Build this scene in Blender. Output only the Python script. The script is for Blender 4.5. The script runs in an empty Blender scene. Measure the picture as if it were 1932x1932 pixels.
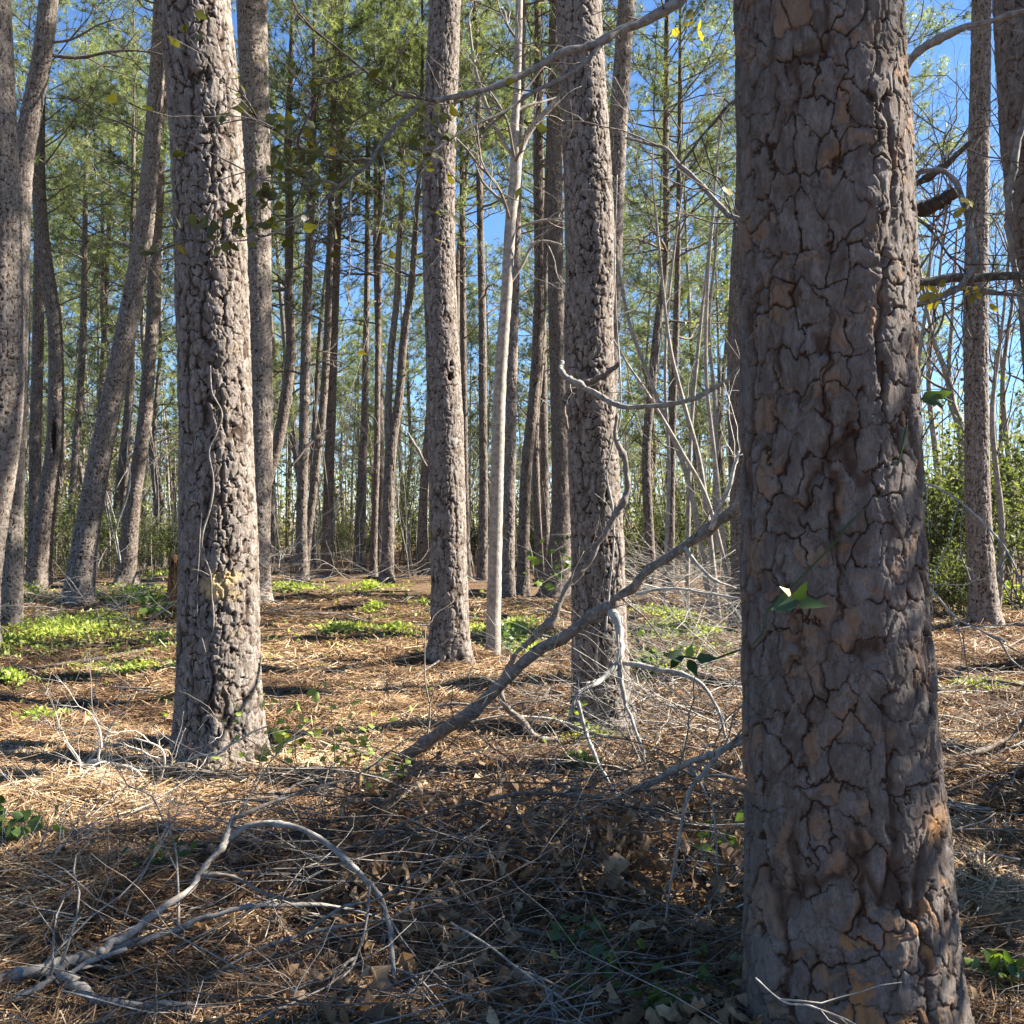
import bpy, math, random
import numpy as np
from mathutils import Vector

R = np.random.default_rng(7)
random.seed(7)
sc = bpy.context.scene
col = sc.collection
W = 1932.0            # picture units used for measuring the photograph
HOR = 985.0           # height of the horizon in those units
EYE = 1.6
F = 1932.0            # focal length in the same units


# ------------------------------------------------------------------ ground height
def gz(x, y):
    x = np.asarray(x, float); y = np.asarray(y, float)
    z = 0.035*np.sin(x*0.9+1.3)*np.sin(y*0.8+0.4) + 0.03*np.sin(x*1.9+y*1.3) \
        + 0.028*np.sin(x*3.7-y*2.9+1.0) + 0.020*np.sin(x*6.1+y*7.3) + 0.010*np.sin(9.3*x-4.1*y+2.0)
    z = z + 0.10*np.exp(-(((x+2.1)/1.5)**2+((y-5.6)/0.7)**2)) + 0.10*np.exp(-(((x+1.9)/1.3)**2+((y-4.4)/0.6)**2))
    z = z + 0.10*np.exp(-(((x-0.15)/0.95)**2+((y-4.6)/0.55)**2))
    z = z + 0.06*np.exp(-(((x+0.9)/0.8)**2+((y-11.6)/0.8)**2))
    return z


def at(u, v, d):
    return np.array([(u-966.0)/F*d, d, EYE-(v-HOR)/F*d])


def ground(u, v):
    d = EYE*F/(v-HOR)
    p = at(u, v, d); p[2] = float(gz(p[0], p[1])); return p


# ------------------------------------------------------------------ mesh collector
class Geo:
    def __init__(self):
        self.v = []; self.n = 0; self.q = []; self.t = []; self.qm = []; self.tm = []
        self.tint = []; self.bark = []; self.fresh = []

    def add(self, v, q=None, t=None, tint=0.5, mat=0, bark=0.5, fresh=0.0):
        v = np.asarray(v, float).reshape(-1, 3); k = len(v)
        if q is not None and len(q):
            q = np.asarray(q).reshape(-1, 4); self.q.append(q+self.n); self.qm.append(np.full(len(q), mat))
        if t is not None and len(t):
            t = np.asarray(t).reshape(-1, 3); self.t.append(t+self.n); self.tm.append(np.full(len(t), mat))
        self.v.append(v); self.n += k
        self.tint.append(np.broadcast_to(np.asarray(tint, float), (k,)))
        self.bark.append(np.broadcast_to(np.asarray(bark, float), (k,)))
        self.fresh.append(np.broadcast_to(np.asarray(fresh, float), (k,)))

    def mesh(self, name, mats, smooth=True):
        me = bpy.data.meshes.new(name)
        v = np.concatenate(self.v)
        q = np.concatenate(self.q) if self.q else np.zeros((0, 4), int)
        t = np.concatenate(self.t) if self.t else np.zeros((0, 3), int)
        me.vertices.add(len(v)); me.vertices.foreach_set('co', v.astype(np.float32).ravel())
        loops = np.concatenate([q.ravel(), t.ravel()]).astype(np.int32)
        me.loops.add(len(loops)); me.loops.foreach_set('vertex_index', loops)
        starts = np.concatenate([np.arange(len(q))*4, len(q)*4+np.arange(len(t))*3]).astype(np.int32)
        me.polygons.add(len(starts)); me.polygons.foreach_set('loop_start', starts)
        mi = np.concatenate((self.qm+self.tm) or [np.zeros(0)]).astype(np.int32)
        me.polygons.foreach_set('material_index', mi)
        me.polygons.foreach_set('use_smooth', np.full(len(starts), smooth, bool))
        for nm, arr in (('tint', self.tint), ('bark', self.bark), ('fresh', self.fresh)):
            a = me.attributes.new(nm, 'FLOAT', 'POINT')
            a.data.foreach_set('value', np.concatenate(arr).astype(np.float32))
        for m in (mats if isinstance(mats, (list, tuple)) else [mats]):
            me.materials.append(m)
        me.update(calc_edges=True); me.validate()
        return me

    def build(self, name, mats, parent=None, smooth=True):
        return put(name, self.mesh(name, mats, smooth), parent)


def put(name, me, parent=None, loc=None, rotz=None, scale=None):
    o = bpy.data.objects.new(name, me); col.objects.link(o)
    if parent is not None: o.parent = parent
    if loc is not None: o.location = [float(a) for a in loc]
    if rotz is not None: o.rotation_euler = (0, 0, rotz)
    if scale is not None: o.scale = (scale,)*3 if np.isscalar(scale) else scale
    return o


def tag(o, label=None, cat=None, group=None, kind=None):
    if label: o['label'] = label
    if cat: o['category'] = cat
    if group: o['group'] = group
    if kind: o['kind'] = kind
    return o


def empty(name, label, cat, group=None, loc=(0, 0, 0)):
    o = bpy.data.objects.new(name, None); col.objects.link(o); o.location = [float(a) for a in loc]
    o.empty_display_size = 0.2
    return tag(o, label, cat, group)


def spline(P, n):
    P = np.asarray(P, float)
    if len(P) == 2:
        t = np.linspace(0, 1, n)[:, None]; return P[0]*(1-t)+P[1]*t
    Q = np.vstack([2*P[0]-P[1], P, 2*P[-1]-P[-2]])
    s = np.linspace(0, len(P)-1-1e-6, n); i = s.astype(int); t = (s-i)[:, None]
    a, b, c, d = Q[i], Q[i+1], Q[i+2], Q[i+3]
    return 0.5*((2*b)+(-a+c)*t+(2*a-5*b+4*c-d)*t**2+(-a+3*b-3*c+d)*t**3)


def tube(g, P, r, sides=5, n=None, tint=0.5, mat=0, rough=0.0, cap=True, bark=0.5, kink=0.0):
    """A tapered, slightly knobbly limb through the points P with radii r."""
    P = np.asarray(P, float); r = np.atleast_1d(np.asarray(r, float))
    if len(r) == 2 and len(P) != 2: r = np.linspace(r[0], r[1], len(P))
    if len(r) == 1: r = np.full(len(P), r[0])
    n = n or max(2, (len(P)-1)*3+1)
    C = spline(P, n); rr = np.interp(np.linspace(0, 1, n), np.linspace(0, 1, len(r)), r)
    if kink:
        k_ = R.normal(size=(max(4, n//3), 3)); q_ = np.linspace(0, 1, len(k_))
        C = C+kink*rr[:, None]*np.stack([np.interp(np.linspace(0, 1, n), q_, k_[:, a]) for a in range(3)], 1)
        rr = rr*(1+0.13*np.interp(np.linspace(0, 1, n), q_, k_[:, 0])); b_ = R.integers(1, n, max(1, n//9)); rr[b_] *= 1.35
    T = np.gradient(C, axis=0); T /= np.linalg.norm(T, axis=1, keepdims=True)+1e-9
    ref = np.array([0.31, 0.2, 0.93]) if abs(T[:, 2]).mean() < 0.8 else np.array([1.0, 0.1, 0.05])
    A = np.cross(T, ref); A /= np.linalg.norm(A, axis=1, keepdims=True)+1e-9
    B = np.cross(T, A)
    th = np.arange(sides)*2*np.pi/sides
    rad = rr[:, None]*np.ones(sides)
    if rough: rad = rad*(1+rough*R.normal(size=(n, sides)).clip(-2, 2))
    V = C[:, None, :]+rad[..., None]*(np.cos(th)[None, :, None]*A[:, None, :]+np.sin(th)[None, :, None]*B[:, None, :])
    idx = np.arange(n*sides).reshape(n, sides)
    q = np.stack([idx[:-1], np.roll(idx, -1, 1)[:-1], np.roll(idx, -1, 1)[1:], idx[1:]], -1).reshape(-1, 4)
    V = V.reshape(-1, 3); t = None
    if cap:
        V = np.vstack([V, C[0]-T[0]*rr[0]*0.3, C[-1]+T[-1]*rr[-1]*0.3])
        k = n*sides; j = np.arange(sides)
        t = np.vstack([np.stack([np.full(sides, k), (j+1) % sides, j], 1),
                       np.stack([np.full(sides, k+1), (n-1)*sides+j, (n-1)*sides+(j+1) % sides], 1)])
    g.add(V, q, t, tint, mat, bark)
    return C


def unit(v):
    return v/(np.linalg.norm(v)+1e-9)


def grow(g, p, d, L, r, lvl, tint=0.5, wig=0.25, up=0.0, nsub=(3, 5), tips=None, mat=0, spread=(0.5, 0.95), keep=0.5):
    """A branching limb: its own tube, then lvl generations of side twigs."""
    n = 6; P = [np.asarray(p, float)]; d = unit(np.asarray(d, float)); D = [d]
    for k in range(n):
        d = unit(d+R.normal(size=3)*wig+np.array([0, 0, up])); P.append(P[-1]+d*L/n); D.append(d)
    tube(g, P, np.linspace(r, r*0.4, n+1), sides=6 if r > 0.015 else (4 if r > 0.005 else 3), n=(13 if r > 0.006 else 7), tint=np.clip(tint+R.normal()*0.06, 0, 1), mat=mat)
    if tips is not None: tips.append((P[-1], d)); tips.append((P[-3], d))
    if lvl > 0:
        for k in range(R.integers(nsub[0], nsub[1]+1)):
            i = R.integers(2, n+1); a = R.uniform(*spread)
            s = unit(np.cross(D[i], R.normal(size=3)))
            grow(g, P[i], D[i]*math.cos(a)+s*math.sin(a), L*R.uniform(0.35, 0.65), max(r*keep*(1-0.5*i/n)*1.2, 0.0012), lvl-1, tint, wig, up, nsub, tips, mat, spread, keep)


def leaves(g, P, D, size, ratio=0.35, fold=0.25, tint=0.5, mat=0, droop=0.0):
    """Folded pointed leaves, vectorised: two triangles a side of the midrib pair."""
    P = np.asarray(P, float); N = len(P)
    if not N: return
    D = np.asarray(D, float); D = D/(np.linalg.norm(D, axis=1, keepdims=True)+1e-9)
    S = np.cross(D, R.normal(size=(N, 3))); S /= np.linalg.norm(S, axis=1, keepdims=True)+1e-9
    U = np.cross(S, D); size = np.broadcast_to(size, (N,))[:, None]
    m = P+D*size*0.45
    L = m+S*size*ratio+U*size*fold*ratio; Rr = m-S*size*ratio+U*size*fold*ratio
    tip = P+D*size-U*size*droop
    V = np.stack([P, L, tip, Rr], 1).reshape(-1, 3); k = np.arange(N)*4
    t = np.vstack([np.stack([k, k+1, k+2], 1), np.stack([k, k+2, k+3], 1)])
    g.add(V, None, t, np.repeat(np.broadcast_to(tint, (N,)), 4), mat)


def curled_leaves(g, P, D, size, tint, mat=0, curl=0.9, profile=(0.08, 0.75, 1.0, 0.62, 0.9, 0.04), ratio=0.32, nrm=None):
    """Dead or broad leaves with a curled blade: 6 x 3 points each."""
    P = np.asarray(P, float); N = len(P)
    D = np.asarray(D, float); D = D/(np.linalg.norm(D, axis=1, keepdims=True)+1e-9)
    S = np.cross(D, R.normal(size=(N, 3)) if nrm is None else np.asarray(nrm, float)+R.normal(size=(N, 3))*0.25); S /= np.linalg.norm(S, axis=1, keepdims=True)+1e-9
    U = np.cross(S, D)
    c = R.uniform(-curl, curl, N); x = R.uniform(0.1, 1.0, N)*curl
    nl = len(profile); V = np.zeros((N, nl, 3, 3))
    sz = np.broadcast_to(size, (N,))
    pos = P.copy(); ang = np.zeros(N)
    for i in range(nl):
        ang = c*i/(nl-1)*1.6
        d = D*np.cos(ang)[:, None]+U*np.sin(ang)[:, None]; u = -D*np.sin(ang)[:, None]+U*np.cos(ang)[:, None]
        if i: pos = pos+d*(sz/(nl-1))[:, None]
        w = profile[i]*ratio*sz*R.uniform(0.8, 1.2, N)
        for j, s in enumerate((-1, 0, 1)):
            V[:, i, j] = pos+S*(s*w*np.cos(x*0.8))[:, None]+u*(abs(s)*w*np.sin(x*0.8))[:, None]
    idx = np.arange(nl*3).reshape(nl, 3)
    q = np.stack([idx[:-1, :-1], idx[:-1, 1:], idx[1:, 1:], idx[1:, :-1]], -1).reshape(-1, 4)
    q = (q[None]+(np.arange(N)*nl*3)[:, None, None]).reshape(-1, 4)
    g.add(V.reshape(-1, 3), q, None, np.repeat(tint, nl*3), mat)


# ------------------------------------------------------------------ materials
def mat(name):
    m = bpy.data.materials.new(name); m.use_nodes = True
    nt = m.node_tree; nt.nodes.clear()
    out = nt.nodes.new('ShaderNodeOutputMaterial'); b = nt.nodes.new('ShaderNodeBsdfPrincipled')
    nt.links.new(b.outputs[0], out.inputs[0])
    return m, nt, b, out


def ramp(nt, src, stops, interp='LINEAR'):
    r = nt.nodes.new('ShaderNodeValToRGB'); e = r.color_ramp.elements; r.color_ramp.interpolation = interp
    while len(e) < len(stops): e.new(0.5)
    for k, (p, c) in enumerate(stops): e[k].position = p; e[k].color = (*c, 1)
    nt.links.new(src, r.inputs[0]); return r.outputs[0]


def attr(nt, name):
    a = nt.nodes.new('ShaderNodeAttribute'); a.attribute_name = name; return a.outputs['Fac']


def noise(nt, scale, detail=4, rough=0.6, vec=None, out=0):
    n = nt.nodes.new('ShaderNodeTexNoise'); n.inputs['Scale'].default_value = scale
    n.inputs['Detail'].default_value = detail; n.inputs['Roughness'].default_value = rough
    if vec is not None: nt.links.new(vec, n.inputs['Vector'])
    return n.outputs[out]


def coords(nt, scale=(1, 1, 1), kind='Object'):
    t = nt.nodes.new('ShaderNodeTexCoord'); m = nt.nodes.new('ShaderNodeMapping'); m.inputs['Scale'].default_value = scale
    nt.links.new(t.outputs[kind], m.inputs['Vector']); return m.outputs[0]


def mix(nt, fac, a, b, mode='MIX'):
    m = nt.nodes.new('ShaderNodeMix'); m.data_type = 'RGBA'; m.blend_type = mode
    for s, x in ((m.inputs[0], fac), (m.inputs[6], a), (m.inputs[7], b)):
        if isinstance(x, (int, float)): s.default_value = x
        elif isinstance(x, tuple): s.default_value = (*x, 1)
        else: nt.links.new(x, s)
    return m.outputs[2]


def math_(nt, op, a, b=0.0, clamp=False):
    m = nt.nodes.new('ShaderNodeMath'); m.operation = op; m.use_clamp = clamp
    for s, x in ((m.inputs[0], a), (m.inputs[1], b)):
        if isinstance(x, (int, float)): s.default_value = x
        else: nt.links.new(x, s)
    return m.outputs[0]


def bump(nt, b, h, strength=0.4, dist=0.01):
    n = nt.nodes.new('ShaderNodeBump'); n.inputs['Strength'].default_value = strength; n.inputs['Distance'].default_value = dist
    nt.links.new(h, n.inputs['Height']); nt.links.new(n.outputs[0], b.inputs['Normal'])


def pine_bark(name, plate_lo, plate_hi, deep, mid, fresh, bd=0.012):
    m, nt, b, out = mat(name)
    vec = coords(nt, (1, 1, 0.5)); vf = coords(nt, (1, 1, 0.28))
    plate = ramp(nt, math_(nt, 'ADD', math_(nt, 'MULTIPLY', attr(nt, 'tint'), 0.6), math_(nt, 'MULTIPLY', noise(nt, 7, 4, 0.6, vec), 0.4)), [(0.2, plate_lo), (0.75, plate_hi)])
    pale = (plate_hi[0]*1.35, plate_hi[1]*1.38, plate_hi[2]*1.45)
    grey = mix(nt, ramp(nt, noise(nt, 22, 6, 0.7, vec), [(0.45, (0, 0, 0)), (0.68, (1, 1, 1))]), plate, pale)
    brown = (mid[0]*1.15, mid[1]*1.15, mid[2]*1.15)
    c0 = mix(nt, ramp(nt, noise(nt, 48, 6, 0.75, vf), [(0.38, (0.75,)*3), (0.52, (0, 0, 0))]), grey, brown)
    c0 = mix(nt, ramp(nt, noise(nt, 170, 3, 0.7, vec), [(0.36, (0.6,)*3), (0.5, (0, 0, 0))]), c0, brown)
    depth = math_(nt, 'ADD', attr(nt, 'bark'), math_(nt, 'MULTIPLY', math_(nt, 'SUBTRACT', noise(nt, 60, 3, 0.6, vf), 0.5), 0.35))
    k = ramp(nt, depth, [(0.12, deep), (0.5, mid)])
    c = mix(nt, ramp(nt, depth, [(0.35, (0, 0, 0)), (0.72, (1, 1, 1))]), k, c0)
    c = mix(nt, math_(nt, 'MULTIPLY', attr(nt, 'fresh'), ramp(nt, noise(nt, 30, 5, 0.7, vf), [(0.35, (0.25,)*3), (0.6, (1,)*3)]), True), c, fresh)
    nt.links.new(c, b.inputs['Base Color']); b.inputs['Roughness'].default_value = 0.92; b.inputs['Specular IOR Level'].default_value = 0.15
    h = math_(nt, 'ADD', noise(nt, 38, 9, 0.75, vf), math_(nt, 'MULTIPLY', noise(nt, 150, 5, 0.75, vec), 0.5))
    bump(nt, b, h, 1.0, bd)
    return m


M = {}
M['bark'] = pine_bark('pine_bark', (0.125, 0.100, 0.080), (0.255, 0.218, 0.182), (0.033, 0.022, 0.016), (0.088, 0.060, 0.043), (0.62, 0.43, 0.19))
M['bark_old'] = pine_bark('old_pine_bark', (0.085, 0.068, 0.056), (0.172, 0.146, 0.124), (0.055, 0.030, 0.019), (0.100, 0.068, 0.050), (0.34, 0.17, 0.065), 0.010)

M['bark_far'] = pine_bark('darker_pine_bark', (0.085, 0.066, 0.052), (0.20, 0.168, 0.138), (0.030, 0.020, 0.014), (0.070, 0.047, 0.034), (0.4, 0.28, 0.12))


def wood(name, stops, ns=25, bs=0.5, rough=0.85, lichen=None):
    m, nt, b, out = mat(name)
    base = ramp(nt, attr(nt, 'tint'), stops)
    n = ramp(nt, noise(nt, ns, 5, 0.65, coords(nt)), [(0.35, (0.55,)*3), (0.65, (1.3,)*3)])
    c = mix(nt, 1.0, base, n, 'MULTIPLY')
    if lichen: c = mix(nt, ramp(nt, noise(nt, 45, 4, 0.7, coords(nt)), [(0.56, (0, 0, 0)), (0.62, (0.8,)*3)]), c, lichen)
    nt.links.new(c, b.inputs['Base Color']); b.inputs['Roughness'].default_value = rough
    b.inputs['Specular IOR Level'].default_value = 0.2
    bump(nt, b, noise(nt, ns*5, 5, 0.7, coords(nt)), bs, 0.004)
    return m


M['twig'] = wood('dead_wood', [(0.0, (0.055, 0.038, 0.028)), (0.35, (0.14, 0.105, 0.08)), (0.65, (0.26, 0.235, 0.205)), (1.0, (0.50, 0.45, 0.38))], lichen=(0.27, 0.28, 0.25))
M['hardwood'] = wood('pale_smooth_bark', [(0.0, (0.19, 0.155, 0.125)), (1.0, (0.36, 0.31, 0.255))], 18, 0.6, lichen=(0.36, 0.35, 0.31))
M['rot'] = wood('rotten_wood', [(0.0, (0.10, 0.045, 0.02)), (1.0, (0.28, 0.13, 0.05))], 12, 0.9)


def leafmat(name, stops, trans=0.35, rough=0.5, spec=0.35, tcol=None, nz=6):
    m, nt, b, out = mat(name)
    base = ramp(nt, attr(nt, 'tint'), stops)
    c = mix(nt, 1.0, base, ramp(nt, noise(nt, nz, 3, 0.6, coords(nt)), [(0.3, (0.7,)*3), (0.7, (1.25,)*3)]), 'MULTIPLY')
    nt.links.new(c, b.inputs['Base Color']); b.inputs['Roughness'].default_value = rough; b.inputs['Specular IOR Level'].default_value = spec
    if trans:
        t = nt.nodes.new('ShaderNodeBsdfTranslucent'); s = nt.nodes.new('ShaderNodeMixShader'); s.inputs[0].default_value = trans
        nt.links.new(mix(nt, 1.0, c, tcol or (1.5, 1.5, 0.7), 'MULTIPLY'), t.inputs[0])
        nt.links.new(b.outputs[0], s.inputs[1]); nt.links.new(t.outputs[0], s.inputs[2]); nt.links.new(s.outputs[0], out.inputs[0])
    return m


M['needle'] = leafmat('pine_needles', [(0.0, (0.080, 0.110, 0.062)), (0.5, (0.165, 0.200, 0.100)), (1.0, (0.31, 0.335, 0.165))], 0.5, 0.4, 0.45, nz=0.8)
M['leaf'] = leafmat('green_leaf', [(0.0, (0.025, 0.055, 0.018)), (0.5, (0.075, 0.125, 0.028)), (0.78, (0.25, 0.33, 0.065)), (0.9, (0.34, 0.38, 0.07)), (1.0, (0.45, 0.36, 0.05))], 0.4, 0.4, 0.5)
M['oak_leaf'] = leafmat('oak_leaf', [(0.0, (0.03, 0.035, 0.012)), (0.6, (0.095, 0.095, 0.018)), (0.85, (0.16, 0.13, 0.02)), (1.0, (0.42, 0.33, 0.04))], 0.35, 0.45, 0.4)
M['shrub'] = leafmat('shrub_leaf', [(0.0, (0.040, 0.055, 0.022)), (0.5, (0.105, 0.125, 0.045)), (1.0, (0.25, 0.26, 0.095))], 0.45, 0.55, 0.25)
M['cover'] = leafmat('ground_cover', [(0.0, (0.11, 0.16, 0.04)), (0.5, (0.27, 0.33, 0.07)), (1.0, (0.46, 0.50, 0.12))], 0.4, 0.5, 0.3)
M['dry'] = leafmat('dry_leaf', [(0.0, (0.085, 0.048, 0.026)), (0.5, (0.21, 0.13, 0.07)), (1.0, (0.42, 0.30, 0.18))], 0.2, 0.7, 0.25, (1.2, 1.0, 0.7), nz=30)
M['straw'] = leafmat('pine_straw', [(0.0, (0.055, 0.034, 0.022)), (0.35, (0.20, 0.115, 0.058)), (0.65, (0.38, 0.245, 0.125)), (1.0, (0.62, 0.50, 0.32))], 0.15, 0.6, 0.3, (1.2, 1.0, 0.7), nz=3)
M['bud'] = leafmat('red_buds', [(0.0, (0.16, 0.075, 0.05)), (1.0, (0.30, 0.16, 0.10))], 0.3, 0.7, 0.1, nz=3)

# ground
m, nt, b, out = mat('forest_floor')
v = coords(nt, (1, 1, 1)); vx = coords(nt, (6, 22, 6)); vy = coords(nt, (26, 7, 6))
fib = math_(nt, 'MAXIMUM', noise(nt, 2.2, 6, 0.75, vx), noise(nt, 2.0, 6, 0.75, vy))
c = ramp(nt, fib, [(0.42, (0.040, 0.025, 0.017)), (0.55, (0.15, 0.090, 0.050)), (0.72, (0.36, 0.25, 0.145))])
big = noise(nt, 0.55, 5, 0.6, v)
c = mix(nt, ramp(nt, big, [(0.42, (0, 0, 0)), (0.62, (1, 1, 1))]), c, mix(nt, 0.6, c, (0.16, 0.105, 0.065)))
dirt = noise(nt, 1.7, 6, 0.7, v)
c = mix(nt, ramp(nt, dirt, [(0.56, (0, 0, 0)), (0.68, (0.75,)*3)]), c, (0.075, 0.055, 0.038))
nt.links.new(c, b.inputs['Base Color']); b.inputs['Roughness'].default_value = 0.95; b.inputs['Specular IOR Level'].default_value = 0.1
bump(nt, b, math_(nt, 'ADD', fib, math_(nt, 'MULTIPLY', noise(nt, 9, 6, 0.7, v), 1.2)), 1.0, 0.05)
M['ground'] = m

# ------------------------------------------------------------------ ground sheet
def axis(lo, hi, fine_lo, fine_hi, step, growth):
    a = list(np.arange(fine_lo, fine_hi, step)); s = step; x = fine_hi
    while x < hi: a.append(x); s *= growth; x += s
    a.append(hi); s = step; x = fine_lo
    while x > lo: s *= growth; x -= s; a.insert(0, x)
    return np.array(a)


xs = axis(-900, 900, -6, 6, 0.05, 1.05); ys = axis(-60, 1800, 1.5, 14, 0.05, 1.035)
X, Y = np.meshgrid(xs, ys); Z = gz(X, Y)
near = np.exp(-((X/9)**2+((Y-6)/10)**2))
Z = Z+near*(R.normal(size=Z.shape)*0.006)
idx = np.arange(X.size).reshape(X.shape)
g = Geo(); g.add(np.stack([X, Y, Z], -1).reshape(-1, 3), np.stack([idx[:-1, :-1], idx[:-1, 1:], idx[1:, 1:], idx[1:, :-1]], -1).reshape(-1, 4))
tag(g.build('ground', M['ground']), kind='structure')


# ------------------------------------------------------------------ bark
def h01(a, b_, seed):
    h = (a.astype(np.int64)*374761393+b_.astype(np.int64)*668265263+seed*974634541) & 0xffffffff
    h = ((h ^ (h >> 13))*1274126177) & 0xffffffff
    h = ((h ^ (h >> 16))*2246822519) & 0xffffffff
    return ((h ^ (h >> 15)) & 0xffffff)/float(0x1000000)


def vnoise(x, z, seed):
    ix = np.floor(x); iz = np.floor(z); fx = x-ix; fz = z-iz
    fx = fx*fx*(3-2*fx); fz = fz*fz*(3-2*fz); ix = ix.astype(int); iz = iz.astype(int)
    a = h01(ix, iz, seed); b_ = h01(ix+1, iz, seed); c_ = h01(ix, iz+1, seed); d_ = h01(ix+1, iz+1, seed)
    return (a*(1-fx)+b_*fx)*(1-fz)+(c_*(1-fx)+d_*fx)*fz


def vor(x, z, nx, seed):
    ix = np.floor(x).astype(int); iz = np.floor(z).astype(int)
    f1 = np.full(x.shape, 9.0); f2 = f1.copy(); rid = np.zeros(x.shape); ox = rid.copy(); oz = rid.copy(); r2 = rid.copy()
    for a in (-1, 0, 1):
        for c_ in (-1, 0, 1):
            cx = (ix+a) % nx; cz = iz+c_
            px = ix+a+0.12+0.76*h01(cx, cz, seed); pz = iz+c_+0.12+0.76*h01(cx, cz, seed+1)
            dx = x-px; dz = z-pz; d = np.sqrt(dx*dx+dz*dz)
            m1 = d < f1
            f2 = np.where(m1, f1, np.minimum(f2, d))
            rr = h01(cx, cz, seed+2)
            rid = np.where(m1, rr, rid); r2 = np.where(m1, h01(cx, cz, seed+3), r2); ox = np.where(m1, dx, ox); oz = np.where(m1, dz, oz)
            f1 = np.where(m1, d, f1)
    return f1, f2, rid, r2, ox, oz


def sstep(a, b_, x):
    t = np.clip((x-a)/(b_-a), 0, 1); return t*t*(3-2*t)


def bark_field(th, z, rad, seed, pw, ph, furrow=0.5, cw=1.0):
    """Plates, cracks and flakes of pine bark over angle and height: (relief 0..1, crack mask, plate number, second number)."""
    circ = 2*np.pi*rad; nx = max(5, int(round(circ/pw))); s = th/(2*np.pi)*nx
    wz = z/ph
    jag = 0.09*(vnoise(s*8, wz*8, seed+17)-0.5)+0.05*(vnoise(s*19, wz*17, seed+20)-0.5)
    wx = s+0.50*(vnoise(s*1.1, wz*1.0, seed+11)-0.5)+0.34*(vnoise(s*3.1, wz*2.6, seed+12)-0.5)+jag
    wv = wz+0.70*(vnoise(s*1.0, wz*1.1, seed+13)-0.5)+0.40*(vnoise(s*3.3, wz*2.9, seed+14)-0.5)+jag*1.3
    fb = vnoise(s*7, wz*4, seed+41)*0.5+vnoise(s*17, wz*8, seed+42)*0.5
    top = 0.10+0.12*fb; lay = np.zeros_like(s); rid = np.full(s.shape, 0.5); kid = rid.copy()
    for li, (fx, fz, pr) in enumerate(((1.0, 1.0, 0.92), (1.25, 1.35, 0.62), (1.7, 1.6, 0.55), (0.8, 0.7, 0.45))):
        nn = max(5, int(round(nx*fx)))
        f1, f2, a_, r2, ox, oz = vor(wx*nn/nx+li*0.37, wv*fz+li*0.53, nn, seed+100*li)
        e = f2-f1; ed = sstep(0.0, (0.05+0.10*vnoise(s*1.3, wz*1.2, seed+15+li))*cw, e)
        h = 0.24+0.11*li+0.26*a_-0.34*oz*0.6+ox*(r2-0.5)*0.5-0.20*(1-sstep(0.0, 0.45, e))*(a_ > 0.5)
        h = np.where(h01((a_*65521).astype(int), (r2*65521).astype(int), seed+7) < pr, h*ed+(1-ed)*0.05, -1)
        up = h > top
        rid = np.where(up, a_, rid); kid = np.where(up, r2, kid); lay = np.where(up, 0.30+0.2*li+0.25*a_*ed, lay); top = np.where(up, h, top)
    n3 = max(4, int(round(nx*0.55)))
    g1, g2, *_ = vor(wx*n3/nx, wv*0.17+0.3*vnoise(s*1.5, wz, seed+16), n3, seed+21)
    fw = sstep(0.3, 0.7, vnoise(s*0.9, wz*0.35, seed+19))
    c3 = 1-(1-sstep(0.0, 0.10+0.20*fw, g2-g1))*furrow*(0.30+0.70*fw)
    f1, f2, *_ = vor(wx, wv, nx, seed)
    vis = sstep(0.10, 0.55, vnoise(s*1.7, wz*1.6, seed+18))
    c1 = 1-(1-sstep(0.0, (0.05+0.12*vis)*cw, f2-f1))*(0.40+0.60*vis)
    k1, k2, *_ = vor(wx*2, wv*1.7, nx*2, seed+31)
    c2 = 1-(1-sstep(0.0, 0.13, k2-k1))*sstep(0.30, 0.65, vnoise(s*2.3, wz*2.1, seed+51))
    rel = 0.36+0.62*np.clip(top, 0, 1.1)+0.12*(fb-0.5)-0.44*(1-c1)-0.20*(1-c2)-0.62*(1-c3)
    mask = np.clip(np.minimum(0.45+0.8*lay, 1)*np.minimum(c1, 0.2+0.8*c3)-0.16*(1-c2), 0, 1)
    return rel, mask, rid, kid


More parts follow.
